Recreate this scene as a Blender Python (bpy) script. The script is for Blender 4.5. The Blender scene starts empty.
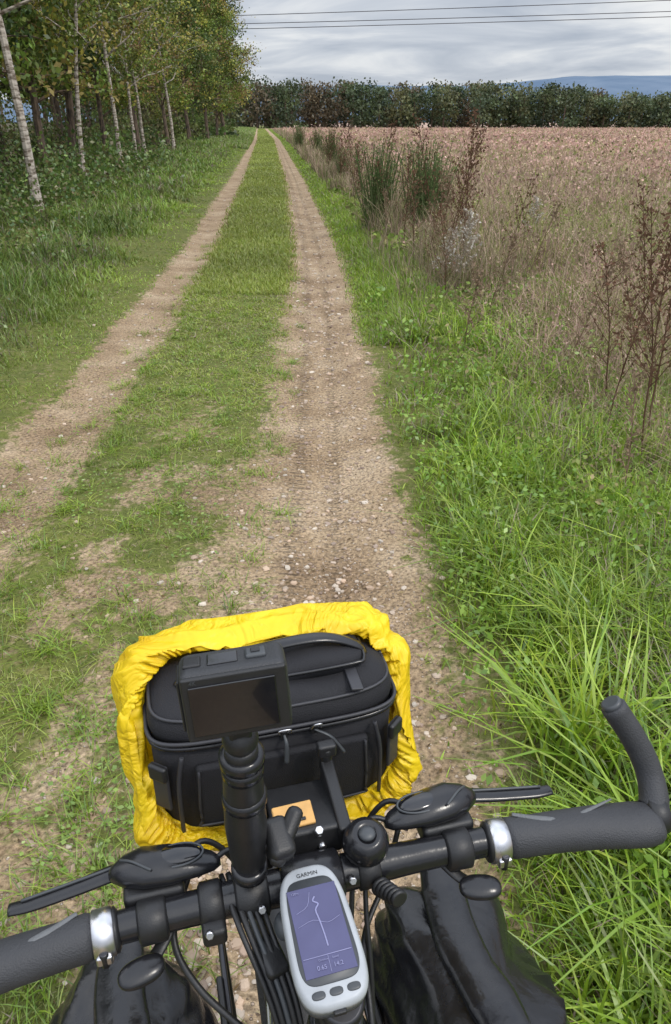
import bpy, bmesh, math, random
import numpy as np
from mathutils import Vector, Matrix, Euler
random.seed(7); rng=np.random.default_rng(7)
R=math.radians
scene=bpy.context.scene
scene.view_settings.view_transform='Standard'
scene.view_settings.look='None'
scene.view_settings.exposure=0

# ------------------------------------------------------------------ materials
def newmat(name):
    m=bpy.data.materials.new(name); m.use_nodes=True
    nt=m.node_tree; b=nt.nodes['Principled BSDF']
    return m,nt,b
def simple(name,col,rough=.5,metal=0,bump=None,spec=.5,coat=0,colvar=0):
    m,nt,b=newmat(name)
    b.inputs['Base Color'].default_value=(*col,1)
    b.inputs['Roughness'].default_value=rough
    b.inputs['Metallic'].default_value=metal
    b.inputs['Specular IOR Level'].default_value=spec
    b.inputs['Coat Weight'].default_value=coat
    tc=nt.nodes.new('ShaderNodeTexCoord')
    n=nt.nodes.new('ShaderNodeTexNoise'); n.inputs['Scale'].default_value=60; n.inputs['Detail'].default_value=5
    nt.links.new(tc.outputs['Object'],n.inputs['Vector'])
    r=nt.nodes.new('ShaderNodeMapRange'); r.inputs['To Min'].default_value=max(0,rough-.12); r.inputs['To Max'].default_value=min(1,rough+.14)
    nt.links.new(n.outputs['Fac'],r.inputs['Value']); nt.links.new(r.outputs['Result'],b.inputs['Roughness'])
    mx=nt.nodes.new('ShaderNodeMix'); mx.data_type='RGBA'
    mx.inputs[6].default_value=(*[c*(1-.25-colvar) for c in col],1); mx.inputs[7].default_value=(*[min(1,c*(1.2+colvar)) for c in col],1)
    nt.links.new(n.outputs['Fac'],mx.inputs[0]); nt.links.new(mx.outputs[2],b.inputs['Base Color'])
    if bump:
        kind,scale,dist=bump
        if kind=='noise':
            t=nt.nodes.new('ShaderNodeTexNoise'); t.inputs['Scale'].default_value=scale; t.inputs['Detail'].default_value=4; o=t.outputs['Fac']
        elif kind=='voronoi':
            t=nt.nodes.new('ShaderNodeTexVoronoi'); t.inputs['Scale'].default_value=scale; o=t.outputs['Distance']
        else:
            t=nt.nodes.new('ShaderNodeTexWave'); t.inputs['Scale'].default_value=scale; o=t.outputs['Fac']
        nt.links.new(tc.outputs['Object'],t.inputs['Vector'])
        bp=nt.nodes.new('ShaderNodeBump'); bp.inputs['Strength'].default_value=.6; bp.inputs['Distance'].default_value=dist
        nt.links.new(o,bp.inputs['Height']); nt.links.new(bp.outputs['Normal'],b.inputs['Normal'])
    return m
M_plastic=simple('black_plastic',(.014,.014,.015),.42,bump=('noise',900,.0004))
M_gloss=simple('gloss_black',(.013,.013,.015),.22,bump=('noise',60,.0008))
M_rubber=simple('grip_rubber',(.034,.035,.039),.6,bump=('voronoi',700,.0006))
M_rubber2=simple('grip_rubber_grey',(.12,.125,.13),.6,bump=('voronoi',500,.0008))
M_fabric=simple('cordura_fabric',(.016,.016,.019),.72,bump=('voronoi',1100,.0008),spec=.35)
M_piping=simple('piping',(.033,.033,.038),.5)
M_pvc=simple('pannier_pvc',(.011,.011,.013),.24,bump=('noise',30,.004))
M_silver=simple('silver_metal',(.62,.62,.64),.28,1)
M_steel=simple('dark_steel',(.06,.06,.065),.35,.8)
M_grey=simple('grey_plastic',(.36,.38,.40),.38)
M_dgrey=simple('dark_grey_plastic',(.05,.055,.06),.4)
M_body=simple('camera_body_rubber',(.026,.027,.030),.5,bump=('voronoi',900,.0004))
M_screen=simple('screen_glass',(.006,.006,.008),.08,coat=.5)
M_orange=simple('orange_tag',(.60,.34,.11),.6,colvar=.15)
M_tyre=simple('tyre_rubber',(.02,.02,.02),.8,bump=('voronoi',120,.003))
M_frame=simple('frame_paint',(.02,.022,.025),.25)
def lcd():
    m,nt,b=newmat('lcd_display')
    tc=nt.nodes.new('ShaderNodeTexCoord')
    v=nt.nodes.new('ShaderNodeTexNoise'); v.inputs['Scale'].default_value=45
    nt.links.new(tc.outputs['Object'],v.inputs['Vector'])
    r=nt.nodes.new('ShaderNodeValToRGB')
    r.color_ramp.elements[0].color=(.055,.053,.12,1); r.color_ramp.elements[1].color=(.085,.085,.18,1)
    nt.links.new(v.outputs['Fac'],r.inputs['Fac']); nt.links.new(r.outputs['Color'],b.inputs['Base Color'])
    b.inputs['Roughness'].default_value=.12
    return m
M_lcd=lcd()
M_lcdlight=simple('lcd_segments',(.24,.24,.40),.3)
def yellow():
    m,nt,b=newmat('yellow_nylon')
    tc=nt.nodes.new('ShaderNodeTexCoord')
    n=nt.nodes.new('ShaderNodeTexNoise'); n.inputs['Scale'].default_value=14; n.inputs['Detail'].default_value=6
    nt.links.new(tc.outputs['Object'],n.inputs['Vector'])
    r=nt.nodes.new('ShaderNodeValToRGB')
    r.color_ramp.elements[0].position=.3; r.color_ramp.elements[0].color=(.86,.56,.010,1)
    r.color_ramp.elements[1].position=.7; r.color_ramp.elements[1].color=(.96,.71,.014,1)
    nt.links.new(n.outputs['Fac'],r.inputs['Fac'])
    nt.links.new(r.outputs['Color'],b.inputs['Base Color'])
    b.inputs['Roughness'].default_value=.45
    n2=nt.nodes.new('ShaderNodeTexNoise'); n2.inputs['Scale'].default_value=13; n2.inputs['Detail'].default_value=3.0; n2.inputs['Distortion'].default_value=2.5
    nt.links.new(tc.outputs['Object'],n2.inputs['Vector'])
    s=nt.nodes.new('ShaderNodeMath'); s.operation='SUBTRACT'; s.inputs[1].default_value=.5; nt.links.new(n2.outputs['Fac'],s.inputs[0])
    ab=nt.nodes.new('ShaderNodeMath'); ab.operation='ABSOLUTE'; nt.links.new(s.outputs[0],ab.inputs[0])
    bp=nt.nodes.new('ShaderNodeBump'); bp.inputs['Strength'].default_value=.85; bp.inputs['Distance'].default_value=.017
    nt.links.new(ab.outputs[0],bp.inputs['Height']); nt.links.new(bp.outputs['Normal'],b.inputs['Normal'])
    tr=nt.nodes.new('ShaderNodeBsdfTranslucent'); nt.links.new(r.outputs['Color'],tr.inputs['Color'])
    mx=nt.nodes.new('ShaderNodeMixShader'); mx.inputs[0].default_value=.18
    nt.links.new(b.outputs[0],mx.inputs[1]); nt.links.new(tr.outputs[0],mx.inputs[2])
    nt.links.new(mx.outputs[0],nt.nodes['Material Output'].inputs[0])
    return m
M_yellow=yellow()
def leafmat(name,transl=.35,gloss=0):
    m=bpy.data.materials.new(name); m.use_nodes=True; nt=m.node_tree; nt.nodes.remove(nt.nodes['Principled BSDF'])
    a=nt.nodes.new('ShaderNodeAttribute'); a.attribute_name='Col'
    d=nt.nodes.new('ShaderNodeBsdfDiffuse'); nt.links.new(a.outputs['Color'],d.inputs['Color'])
    tr=nt.nodes.new('ShaderNodeBsdfTranslucent'); nt.links.new(a.outputs['Color'],tr.inputs['Color'])
    mx=nt.nodes.new('ShaderNodeMixShader'); mx.inputs[0].default_value=transl
    nt.links.new(d.outputs[0],mx.inputs[1]); nt.links.new(tr.outputs[0],mx.inputs[2]); out=mx
    if gloss:
        g=nt.nodes.new('ShaderNodeBsdfGlossy'); g.inputs['Roughness'].default_value=.42; g.inputs['Color'].default_value=(.9,.95,.9,1)
        m2=nt.nodes.new('ShaderNodeMixShader'); m2.inputs[0].default_value=gloss
        nt.links.new(mx.outputs[0],m2.inputs[1]); nt.links.new(g.outputs[0],m2.inputs[2]); out=m2
    nt.links.new(out.outputs[0],nt.nodes['Material Output'].inputs[0])
    return m
M_grass=leafmat('grass_blade',.38,.05)
M_dry=leafmat('dry_stem',.28)
M_leaf=leafmat('tree_leaf',.33,.03)
def bark(name,c1,c2,scale):
    m,nt,b=newmat(name)
    tc=nt.nodes.new('ShaderNodeTexCoord'); mp=nt.nodes.new('ShaderNodeMapping'); mp.inputs['Scale'].default_value=(1,1,.35 if c1[0]<.2 else 3)
    nt.links.new(tc.outputs['Object'],mp.inputs['Vector'])
    n=nt.nodes.new('ShaderNodeTexNoise'); n.inputs['Scale'].default_value=scale; n.inputs['Detail'].default_value=6
    nt.links.new(mp.outputs[0],n.inputs['Vector'])
    r=nt.nodes.new('ShaderNodeValToRGB'); r.color_ramp.elements[0].position=.38; r.color_ramp.elements[1].position=.57
    r.color_ramp.elements[0].color=(*c2,1); r.color_ramp.elements[1].color=(*c1,1)
    nt.links.new(n.outputs['Fac'],r.inputs['Fac']); nt.links.new(r.outputs['Color'],b.inputs['Base Color']); b.inputs['Roughness'].default_value=.9
    bp=nt.nodes.new('ShaderNodeBump'); bp.inputs['Distance'].default_value=.02; nt.links.new(n.outputs['Fac'],bp.inputs['Height']); nt.links.new(bp.outputs[0],b.inputs['Normal'])
    return m
M_bark=bark('bark',(.17,.12,.085),(.06,.045,.035),12)
M_birch=bark('birch_bark',(.52,.46,.40),(.15,.115,.085),7)
def stonemat():
    m,nt,b=newmat('flint_stone')
    a=nt.nodes.new('ShaderNodeAttribute'); a.attribute_name='Col'
    nt.links.new(a.outputs['Color'],b.inputs['Base Color']); b.inputs['Roughness'].default_value=.75
    return m
M_stone=stonemat()

# ------------------------------------------------------------------ noise & terrain
def sstep(a,b,x):
    t=np.clip((x-a)/(b-a),0,1); return t*t*(3-2*t)
def vn(x,y,seed=0):
    x=np.asarray(x,float); y=np.asarray(y,float)
    ix=np.floor(x).astype(np.int64); iy=np.floor(y).astype(np.int64); fx=x-ix; fy=y-iy
    fx=fx*fx*(3-2*fx); fy=fy*fy*(3-2*fy)
    def h(a,b):
        n=(a*374761393+b*668265263+seed*974711)&0xffffffff
        n=((n^(n>>13))*1274126177)&0xffffffff
        return ((n^(n>>16))&0xffff)/65535.
    return (h(ix,iy)*(1-fx)+h(ix+1,iy)*fx)*(1-fy)+(h(ix,iy+1)*(1-fx)+h(ix+1,iy+1)*fx)*fy
def fbm(x,y,seed=0,o=4):
    s=0;a=.5;t=0
    for i in range(o):
        s=s+a*vn(x*2**i,y*2**i,seed+i*17); t+=a; a*=.5
    return s/t
_yd=np.linspace(-60,320,3801)
_c=np.interp(_yd,[-60,0,2.35,4.65,11.1,25.5,83.5,200,260,320],[-.06,-.06,-.06,-.06,-.28,-1.29,-5.9,-16.5,-22,-22])
_k=np.ones(41)/41.; _cs=np.convolve(np.pad(_c,20,mode='edge'),_k,mode='valid')
def cen(y): return np.interp(y,_yd,_cs)
def Lsp(y): return np.interp(y,[0,3.2,4.65,7.7,18.7,83,200],[1.54,1.55,1.57,1.62,1.78,2.2,2.4])
def dirt(s,y):
    n=fbm(s*1.6+40,y*.9+9,3)-.5; n2=fbm(s*14,y*9,5)-.5
    fz=1-.5*sstep(3,12,y)
    r=np.abs(s+.01)+n*.16*fz+n2*.16*fz
    wd=np.interp(y,[0,2.5,5,12],[.08,.05,.0,-.02])
    m=1-sstep(.18+wd,.50+wd,r)
    rl=np.abs(s+Lsp(y))+n*.14*fz+n2*.16*fz
    m=np.maximum(m,(1-sstep(.10,.36,rl)))
    patch=sstep(.40,.75,fbm(s*4.3+7,y*3.7+3,11)+n2*.35)*(1-sstep(2.0,6.5,y))*.60*(s<0)*sstep(-2.4,-1.9,s)
    m=np.maximum(m,patch)
    m=np.maximum(m,(1-sstep(.42,.70,s+n*.3))*(1-sstep(1.2,2.6,y))*(s>0)*.7)
    return m*(1-sstep(215,235,y))
def height(x,y):
    s=x-cen(y)
    fade=1-sstep(150,260,y)
    h=-.045*np.exp(-((s)/.28)**2)*fade-.045*np.exp(-((s+Lsp(y))/.26)**2)*fade
    h=h+.035*sstep(.4,1.2,s)*fade+.02*(fbm(x*.8,y*.8,21)-.5)+.012*(fbm(x*6,y*6,22,3)-.5)*(1-sstep(10,30,y))
    h=h+np.where(s<-2.3,.22*sstep(0,3.5,-2.3-s),0)
    h=h-.018*np.exp(-((s-.06)/.035)**2)*(1-sstep(12,20,y))*(vn(s*3,y*1.3,8)*.6+.5)
    return h
def wood_edge(y): return np.interp(y,[-20,0,8,15.6,23,30,39,60,83,110,240],[-4.0,-4.2,-5.0,-6.3,-7.5,-8.2,-9.0,-9.6,-10.4,-13.0,-30])

def mkmesh(name,V,F,mats,col=None,midx=None,smooth=False):
    V=np.asarray(V,np.float32).reshape(-1,3); F=np.asarray(F,np.int32); nf,k=F.shape
    me=bpy.data.meshes.new(name)
    me.vertices.add(len(V)); me.vertices.foreach_set('co',V.ravel())
    me.loops.add(nf*k); me.loops.foreach_set('vertex_index',F.ravel())
    me.polygons.add(nf); me.polygons.foreach_set('loop_start',np.arange(0,nf*k,k,dtype=np.int32))
    try: me.polygons.foreach_set('loop_total',np.full(nf,k,np.int32))
    except Exception: pass
    for m in mats: me.materials.append(m)
    if midx is not None: me.polygons.foreach_set('material_index',np.asarray(midx,np.int32))
    me.polygons.foreach_set('use_smooth',np.full(nf,smooth,bool))
    if col is not None:
        a=me.attributes.new('Col','FLOAT_COLOR','POINT')
        c=np.ones((len(V),4),np.float32); c[:,:3]=col; a.data.foreach_set('color',c.ravel())
    me.update(calc_edges=True)
    return me
def addobj(name,me,parent=None,loc=None):
    o=bpy.data.objects.new(name,me); scene.collection.objects.link(o)
    if parent: o.parent=parent
    if loc: o.location=loc
    return o

# ------------------------------------------------------------------ ground
ys=[-8+.25*i for i in range(32)]+[.025*i for i in range(280)]
y=7.0; st=.03
while y<6000: ys.append(y); st*=1.022; y+=st
ys=np.array(ys)
sc=list(np.arange(-3.2,3.2,.03)); a=3.2; st=.04; ex=[]
while a<6000: ex.append(a); st*=1.13; a+=st
sc=np.array([-e for e in ex[::-1]]+sc+ex)
S,Y=np.meshgrid(sc,ys); X=S+cen(Y)
Z=height(X,Y)
Z=Z+.008*(fbm(X*30,Y*30,31,3)-.5)*(Y<8)*(Y>0)
dm=dirt(S,Y)
ny,nx=S.shape
idx=np.arange(ny*nx).reshape(ny,nx)
F=np.stack([idx[:-1,:-1],idx[:-1,1:],idx[1:,1:],idx[1:,:-1]],-1).reshape(-1,4)
fld=sstep(.9,2.6,S+ (fbm(X*.6,Y*.6,41)-.5)*1.2)*sstep(1.5,7,Y+ S*.8)
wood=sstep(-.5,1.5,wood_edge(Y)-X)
tread=np.exp(-((S+.13)/.05)**2)+np.exp(-((S-.06)/.035)**2)
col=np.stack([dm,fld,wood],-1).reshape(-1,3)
def groundmat():
    m,nt,b=newmat('track_ground')
    L=nt.links.new; N=nt.nodes.new
    at=N('ShaderNodeAttribute'); at.attribute_name='Col'
    sep=N('ShaderNodeSeparateColor'); L(at.outputs['Color'],sep.inputs[0])
    td=N('ShaderNodeAttribute'); td.attribute_name='Tread'
    tc=N('ShaderNodeTexCoord'); P=tc.outputs['Object']
    def noise(s,d=5,dist=0):
        n=N('ShaderNodeTexNoise'); n.inputs['Scale'].default_value=s; n.inputs['Detail'].default_value=d; n.inputs['Distortion'].default_value=dist; L(P,n.inputs['Vector']); return n.outputs['Fac']
    def ramp(f,els):
        r=N('ShaderNodeValToRGB'); e=r.color_ramp.elements
        e[0].position,e[0].color=els[0][0],(*els[0][1],1); e[1].position,e[1].color=els[-1][0],(*els[-1][1],1)
        for p,c in els[1:-1]:
            q=e.new(p); q.color=(*c,1)
        L(f,r.inputs[0]); return r.outputs[0]
    def mix(f,a,c,bt='MIX'):
        x=N('ShaderNodeMix'); x.data_type='RGBA'; x.blend_type=bt
        if hasattr(f,'node'): L(f,x.inputs[0])
        else: x.inputs[0].default_value=f
        L(a,x.inputs[6]); L(c,x.inputs[7]); return x.outputs[2]
    def mth(op,a,c=None,clamp=False):
        x=N('ShaderNodeMath'); x.operation=op; x.use_clamp=clamp
        for i,q in enumerate((a,c)):
            if q is None: continue
            if hasattr(q,'node'): L(q,x.inputs[i])
            else: x.inputs[i].default_value=q
        return x.outputs[0]
    d1=ramp(noise(2.2,8,.4),[(.3,(.27,.185,.11)),(.5,(.40,.29,.18)),(.72,(.52,.40,.27))])
    d2=ramp(noise(70,6),[(.3,(.42,.40,.38)),(.55,(1,1,1)),(.8,(1.4,1.37,1.32))])
    dirtc=mix(1.0,d1,d2,'MULTIPLY')
    vo=N('ShaderNodeTexVoronoi'); vo.inputs['Scale'].default_value=75; L(P,vo.inputs['Vector'])
    pb=ramp(vo.outputs['Distance'],[(.0,(1,1,1)),(.22,(1,1,1)),(.34,(0,0,0)),(1,(0,0,0))])
    sel=N('ShaderNodeSeparateColor'); L(vo.outputs['Color'],sel.inputs[0])
    pk=mth('MULTIPLY',pb,mth('GREATER_THAN',sel.outputs[0],.70))
    pcol=ramp(sel.outputs[1],[(0,(.17,.12,.09)),(.5,(.44,.34,.26)),(1,(.60,.52,.44))])
    dirtc=mix(pk,dirtc,pcol)
    soil=ramp(noise(9,6),[(.3,(.07,.08,.025)),(.6,(.15,.15,.045)),(.8,(.25,.19,.09))])
    gnd2=ramp(noise(1.3,8),[(.3,(.10,.135,.028)),(.7,(.19,.21,.045))])
    soil=mix(.5,soil,gnd2)
    fieldc=ramp(noise(.35,10,.3),[(.3,(.36,.24,.19)),(.5,(.46,.31,.25)),(.7,(.36,.29,.18))])
    fine=ramp(noise(5,8),[(.3,(.6,.6,.6)),(.7,(1.2,1.2,1.2))])
    fieldc=mix(1.0,fieldc,fine,'MULTIPLY')
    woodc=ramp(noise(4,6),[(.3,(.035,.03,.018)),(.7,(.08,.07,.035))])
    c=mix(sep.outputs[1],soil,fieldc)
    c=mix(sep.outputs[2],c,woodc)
    f=mth('ADD',sep.outputs[0],mth('MULTIPLY',mth('SUBTRACT',noise(24,8),.5),1.7))
    mr=N('ShaderNodeMapRange'); mr.interpolation_type='SMOOTHSTEP'; mr.inputs['From Min'].default_value=.05; mr.inputs['From Max'].default_value=.60; L(f,mr.inputs['Value'])
    c=mix(mr.outputs['Result'],c,dirtc)
    L(c,b.inputs['Base Color']); b.inputs['Roughness'].default_value=.92; b.inputs['Specular IOR Level'].default_value=.2
    wv=N('ShaderNodeTexWave'); wv.bands_direction='Y'; wv.inputs['Scale'].default_value=7; wv.inputs['Distortion'].default_value=2.2; wv.inputs['Detail'].default_value=2; L(P,wv.inputs['Vector'])
    hgt=mth('ADD',mth('MULTIPLY',noise(55,8),1.0),mth('MULTIPLY',pk,.5))
    hgt=mth('ADD',hgt,mth('MULTIPLY',mth('MULTIPLY',wv.outputs['Fac'],td.outputs['Fac']),1.0))
    hgt=mth('ADD',hgt,mth('MULTIPLY',noise(12,4),1.4))
    bp=N('ShaderNodeBump'); bp.inputs['Strength'].default_value=1; bp.inputs['Distance'].default_value=.026
    L(hgt,bp.inputs['Height']); L(bp.outputs[0],b.inputs['Normal'])
    return m
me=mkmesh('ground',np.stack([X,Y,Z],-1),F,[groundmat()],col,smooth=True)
ta=me.attributes.new('Tread','FLOAT','POINT'); ta.data.foreach_set('value',tread.ravel().astype(np.float32))
addobj('ground',me)

# ------------------------------------------------------------------ vegetation builders
def palette(pal,n,r=rng):
    pal=np.array(pal); i=r.integers(0,len(pal),n); j=r.integers(0,len(pal),n); t=r.random(n)[:,None]
    return (pal[i]*(1-t)+pal[j]*t)*(0.75+.5*r.random(n))[:,None]
def blades(x,y,h,w,colr,lean=.45,seg=3,baseshade=.7,droop=.25,sink=.01):
    n=len(x); z=height(x,y)-sink
    ph=rng.random(n)*2*np.pi; wd=np.stack([np.cos(ph),np.sin(ph),np.zeros(n)],-1)
    la=ph+np.pi/2+rng.normal(0,.5,n); ld=np.stack([np.cos(la),np.sin(la),np.zeros(n)],-1)
    le=np.abs(rng.normal(lean,lean*.6,n))
    base=np.stack([x,y,z],-1); V=[];C=[]
    ts=np.linspace(0,1,seg+1); 
    for t in ts:
        wf=(1-.35*t)if t<.99 else .08
        if seg==3 and .5<t<.99: wf=.62
        cpt=base+ld*(le*h*t**1.8)[:,None]; cpt[:,2]+=h*(t-droop*le*t**3)
        V+= [cpt-wd*(w*wf*.5)[:,None], cpt+wd*(w*wf*.5)[:,None]]
        cc=colr*(baseshade+(1-baseshade)*t); C+=[cc,cc]  # shade at the blade foot is painted into the vertex colour
    V=np.stack(V,1); C=np.stack(C,1); k=2*(seg+1)
    b=np.arange(n)[:,None]*k
    Fq=np.concatenate([np.stack([b[:,0]+2*i,b[:,0]+2*i+1,b[:,0]+2*i+3,b[:,0]+2*i+2],-1) for i in range(seg)])
    return V.reshape(-1,3),Fq,C.reshape(-1,3)
class Acc:
    def __init__(s): s.V=[];s.F=[];s.C=[];s.M=[];s.n=0
    def add(s,V,F,C,m=0):
        V=np.asarray(V,float).reshape(-1,3); s.V.append(V); s.F.append(np.asarray(F)+s.n); 
        C=np.asarray(C,float); 
        if C.ndim==1: C=np.tile(C,(len(V),1))
        s.C.append(C); s.M.append(np.full(len(F),m)); s.n+=len(V)
    def mesh(s,name,mats,smooth=False):
        return mkmesh(name,np.concatenate(s.V),np.concatenate(s.F),mats,np.concatenate(s.C),np.concatenate(s.M),smooth)
def samp_y(n,y0,y1,p=1.0):
    u=rng.random(n)
    if p==1.0: return y0*(y1/y0)**u
    q=1-p; return (y0**q+u*(y1**q-y0**q))**(1/q)
def leaves(P,size,colr,aspect=.6):
    n=len(P); a=rng.normal(size=(n,3)); a/=np.linalg.norm(a,axis=1)[:,None]
    b=np.cross(a,rng.normal(size=(n,3))); b/=np.linalg.norm(b,axis=1)[:,None]
    a=a*size[:,None]; b=b*(size*aspect)[:,None]
    V=np.stack([P-a*.5,P+b*.5-a*.05,P+a*.5,P-b*.5-a*.05],1)
    Fq=np.arange(n*4).reshape(n,4)
    return V.reshape(-1,3),Fq,np.repeat(colr,4,axis=0)

G_lush=[(.29,.46,.035),(.40,.56,.05),(.19,.35,.03),(.48,.57,.08),(.31,.47,.035)]
G_short=[(.33,.41,.055),(.43,.48,.09),(.24,.32,.045),(.46,.44,.15),(.36,.44,.06)]
G_left=[(.14,.27,.035),(.22,.35,.04),(.11,.20,.03),(.29,.38,.07),(.30,.29,.11)]
DRY=[(.50,.38,.27),(.40,.29,.21),(.58,.46,.34),(.30,.21,.15),(.46,.33,.26)]
PINK=[(.66,.44,.36),(.57,.37,.31),(.70,.50,.42),(.46,.29,.24),(.58,.45,.32),(.44,.39,.22)]
def gb(y): return np.interp(y,[0,3,4.6,8,20,60,220],[2.3,1.9,1.35,.95,.75,.7,.7])

# right verge
A=Acc()
n=115000
y=samp_y(n,.35,7,1.0)-.25; s=.34+rng.random(n)**.9*(2.3+y*.25); x=s+cen(y)
d=dirt(s,y); lim=gb(y)+(fbm(x*1.5,y*1.5,51)-.5)*.9
clump=fbm(x*4,y*4,52,3)
p=(1-d)**1.6*np.clip(1.15-(s-lim)*.9,.25,1)*np.clip((clump-.27)*3.2,.08,1)
k=rng.random(n)<p; x,y,s,clump=x[k],y[k],s[k],clump[k]
edge=sstep(.34,.85,s)
h=(.03+.18*edge*(.25+1.1*clump))*(.5+.8*rng.random(len(x)))
w=(.0035+.005*rng.random(len(x))**1.5)*np.clip(y/3.2,1,3)
c=palette(G_lush,len(x))*(.35+1.15*fbm(x*2,y*2,53))[:,None]
br=rng.random(len(x))<.06+.28*(fbm(x*1.7,y*1.7,54,3)>.58); c[br]=palette(DRY,br.sum())*.8
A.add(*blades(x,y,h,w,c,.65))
n=60000
y=samp_y(n,6,200,1.6); s=.28+rng.random(n)*.9; x=s+cen(y); d=dirt(s,y)
k=rng.random(n)<(1-d)**1.6*np.clip(1.2-(s-gb(y)),.2,1); x,y,s=x[k],y[k],s[k]
h=(.04+.10*sstep(.36,.8,s))*(.6+.8*rng.random(len(x))); w=.006*np.clip(y/6,1,14)*(.7+.6*rng.random(len(x)))
c=palette(G_lush,len(x))*(.45+.65*fbm(x*.7,y*.7,56))[:,None]; br=rng.random(len(x))<.14; c[br]=palette(DRY,br.sum())*.7
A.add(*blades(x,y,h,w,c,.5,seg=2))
for i in range(320):
    ty=.35+3.8*rng.random()**1.2; tx=.55+rng.random()*(1.1+.3*ty); m=int(14+24*rng.random()); rr=.03+.03*rng.random()
    hh=.15+.22*rng.random()*(1.2-.15*ty)
    A.add(*blades(tx+rng.normal(0,rr,m),ty+rng.normal(0,rr,m),hh*(.5+.6*rng.random(m)),.006+.007*rng.random(m),palette(G_lush,m)*(.5+.6*rng.random()),.9,baseshade=.6))
for i in range(26):   # tall reed-like tufts close to the bike
    ty=.5+1.1*rng.random(); tx=.62+.6*rng.random(); m=int(10+14*rng.random())
    A.add(*blades(tx+rng.normal(0,.03,m),ty+rng.normal(0,.03,m),.30+.18*rng.random(m),.009+.005*rng.random(m),palette(G_lush,m)*.95,.7,baseshade=.6))
n=30000; y=samp_y(n,.5,8,1.0); s=.45+rng.random(n)*2.4; x=s+cen(y); k=(fbm(x*2.5,y*2.5,55,3)>.50)&(rng.random(n)>dirt(s,y)); x,y=x[k],y[k]
P=np.stack([x,y,height(x,y)+.02+.20*rng.random(len(x))],-1)
A.add(*leaves(P,(.014+.022*rng.random(len(x)))*np.clip(y/4,1,2),palette([(.20,.35,.04),(.30,.44,.07),(.14,.25,.03)],len(x))))
addobj('verge_grass',A.mesh('verge_grass',[M_grass]))

# middle strip
A=Acc()
n=190000
y=samp_y(n,.5,10,1.0)-.35; s=-.16-rng.random(n)*1.55; x=s+cen(y); d=dirt(s,y)
cl=fbm(x*6.5,y*6.5,61,4); cl2=fbm(x*1.8,y*1.8,64,3)
sparse=np.interp(y,[0,2.5,5,9],[.38,.48,.80,1])
k=rng.random(n)<(1-d*.90)**1.3*np.clip((cl*.6+cl2*.4-.42+.22*sparse)*4.8,.08,1)*sparse; x,y,s,cl=x[k],y[k],s[k],cl[k]
h=(.008+.042*cl)*(.4+.9*rng.random(len(x)))*np.interp(y,[0,4,8],[.75,.9,1.1]); w=(.0024+.002*rng.random(len(x)))*np.clip(y/2.5,1,4)
c=palette(G_short,len(x))*(.50+.75*fbm(x*1.4,y*1.4,62))[:,None]
br=rng.random(len(x))<.14; c[br]=palette(DRY,br.sum())*.9
A.add(*blades(x,y,h,w,c,1.1,seg=2,baseshade=.75))
n=60000
y=samp_y(n,8,210,1.6); s=-.18-rng.random(n)*(Lsp(y)-.3); x=s+cen(y); d=dirt(s,y)
k=rng.random(n)<(1-d)**1.2; x,y=x[k],y[k]
A.add(*blades(x,y,.04+.05*rng.random(len(x)),.008*np.clip(y/8,1,12),palette(G_short,len(x))*(.5+.65*fbm(x*.6,y*.5,63))[:,None],.6,seg=2,baseshade=.75))
nt_=620; ty=samp_y(nt_,.7,12,1.0); ts_=-.18-rng.random(nt_)*1.5
for i in range(nt_):
    if rng.random()<dirt(np.array([ts_[i]]),np.array([ty[i]]))[0]*.55: continue
    m=int(14+34*rng.random()); rr=.04+.06*rng.random()
    yy=ty[i]+rng.normal(0,rr*.5,m); xx=ts_[i]+cen(yy)+rng.normal(0,rr*.5,m)
    A.add(*blades(xx,yy,(.03+.05*rng.random(m)),np.full(m,.0042),palette(G_lush,m)*(.55+.4*rng.random()),1.2))
n=12000; y=samp_y(n,.6,7,1.0); s=-.3-rng.random(n)*1.3; x=s+cen(y); k=(fbm(x*3,y*3,65,3)>.50)&(rng.random(n)>dirt(s,y)*.7); x,y=x[k],y[k]
P=np.stack([x,y,height(x,y)+.012+.02*rng.random(len(x))],-1); Vl,Fl,Cl=leaves(P,.010+.014*rng.random(len(x)),palette([(.18,.30,.05),(.26,.37,.07)],len(x)),.8)
Vl=Vl.reshape(-1,4,3); Vl[:,:,2]=P[:,None,2]+(Vl[:,:,2]-P[:,None,2])*.35; A.add(Vl.reshape(-1,3),Fl,Cl)
addobj('strip_grass',A.mesh('strip_grass',[M_grass]))

# left verge
A=Acc()
n=150000
y=samp_y(n,1.0,60,1.15); wl=wood_edge(y); s0=-Lsp(y)-.12; x0=s0+cen(y); x=x0-(rng.random(n)**1.1)*(x0-wl+1.6); s=x-cen(y); d=dirt(s,y)
cl=fbm(x*1.9,y*1.9,71,4); tall=sstep(.25,1.5,x0-x)
k=rng.random(n)<(1-d)**1.6*np.clip((cl-.28)*3.2,.12,1); x,y,s,cl,tall=x[k],y[k],s[k],cl[k],tall[k]
h=(.035+.40*tall*cl**1.6)*(.4+.9*rng.random(len(x))); w=(.004+.004*rng.random(len(x)))*np.clip(y/4.5,1,8)
nearwood=np.clip((x-wood_edge(y))/2.0,.35,1)  # darkens grass towards the trees: their shade painted into its colour
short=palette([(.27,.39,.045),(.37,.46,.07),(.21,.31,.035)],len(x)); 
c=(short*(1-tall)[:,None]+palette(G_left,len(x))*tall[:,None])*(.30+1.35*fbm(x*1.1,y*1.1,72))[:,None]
br=rng.random(len(x))<.03+.25*tall*(fbm(x*.9,y*.9,77,3)>.55); c[br]=palette(DRY,br.sum())*.55
A.add(*blades(x,y,h,w,c*(.6+.4*nearwood[:,None]),.75))
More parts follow.
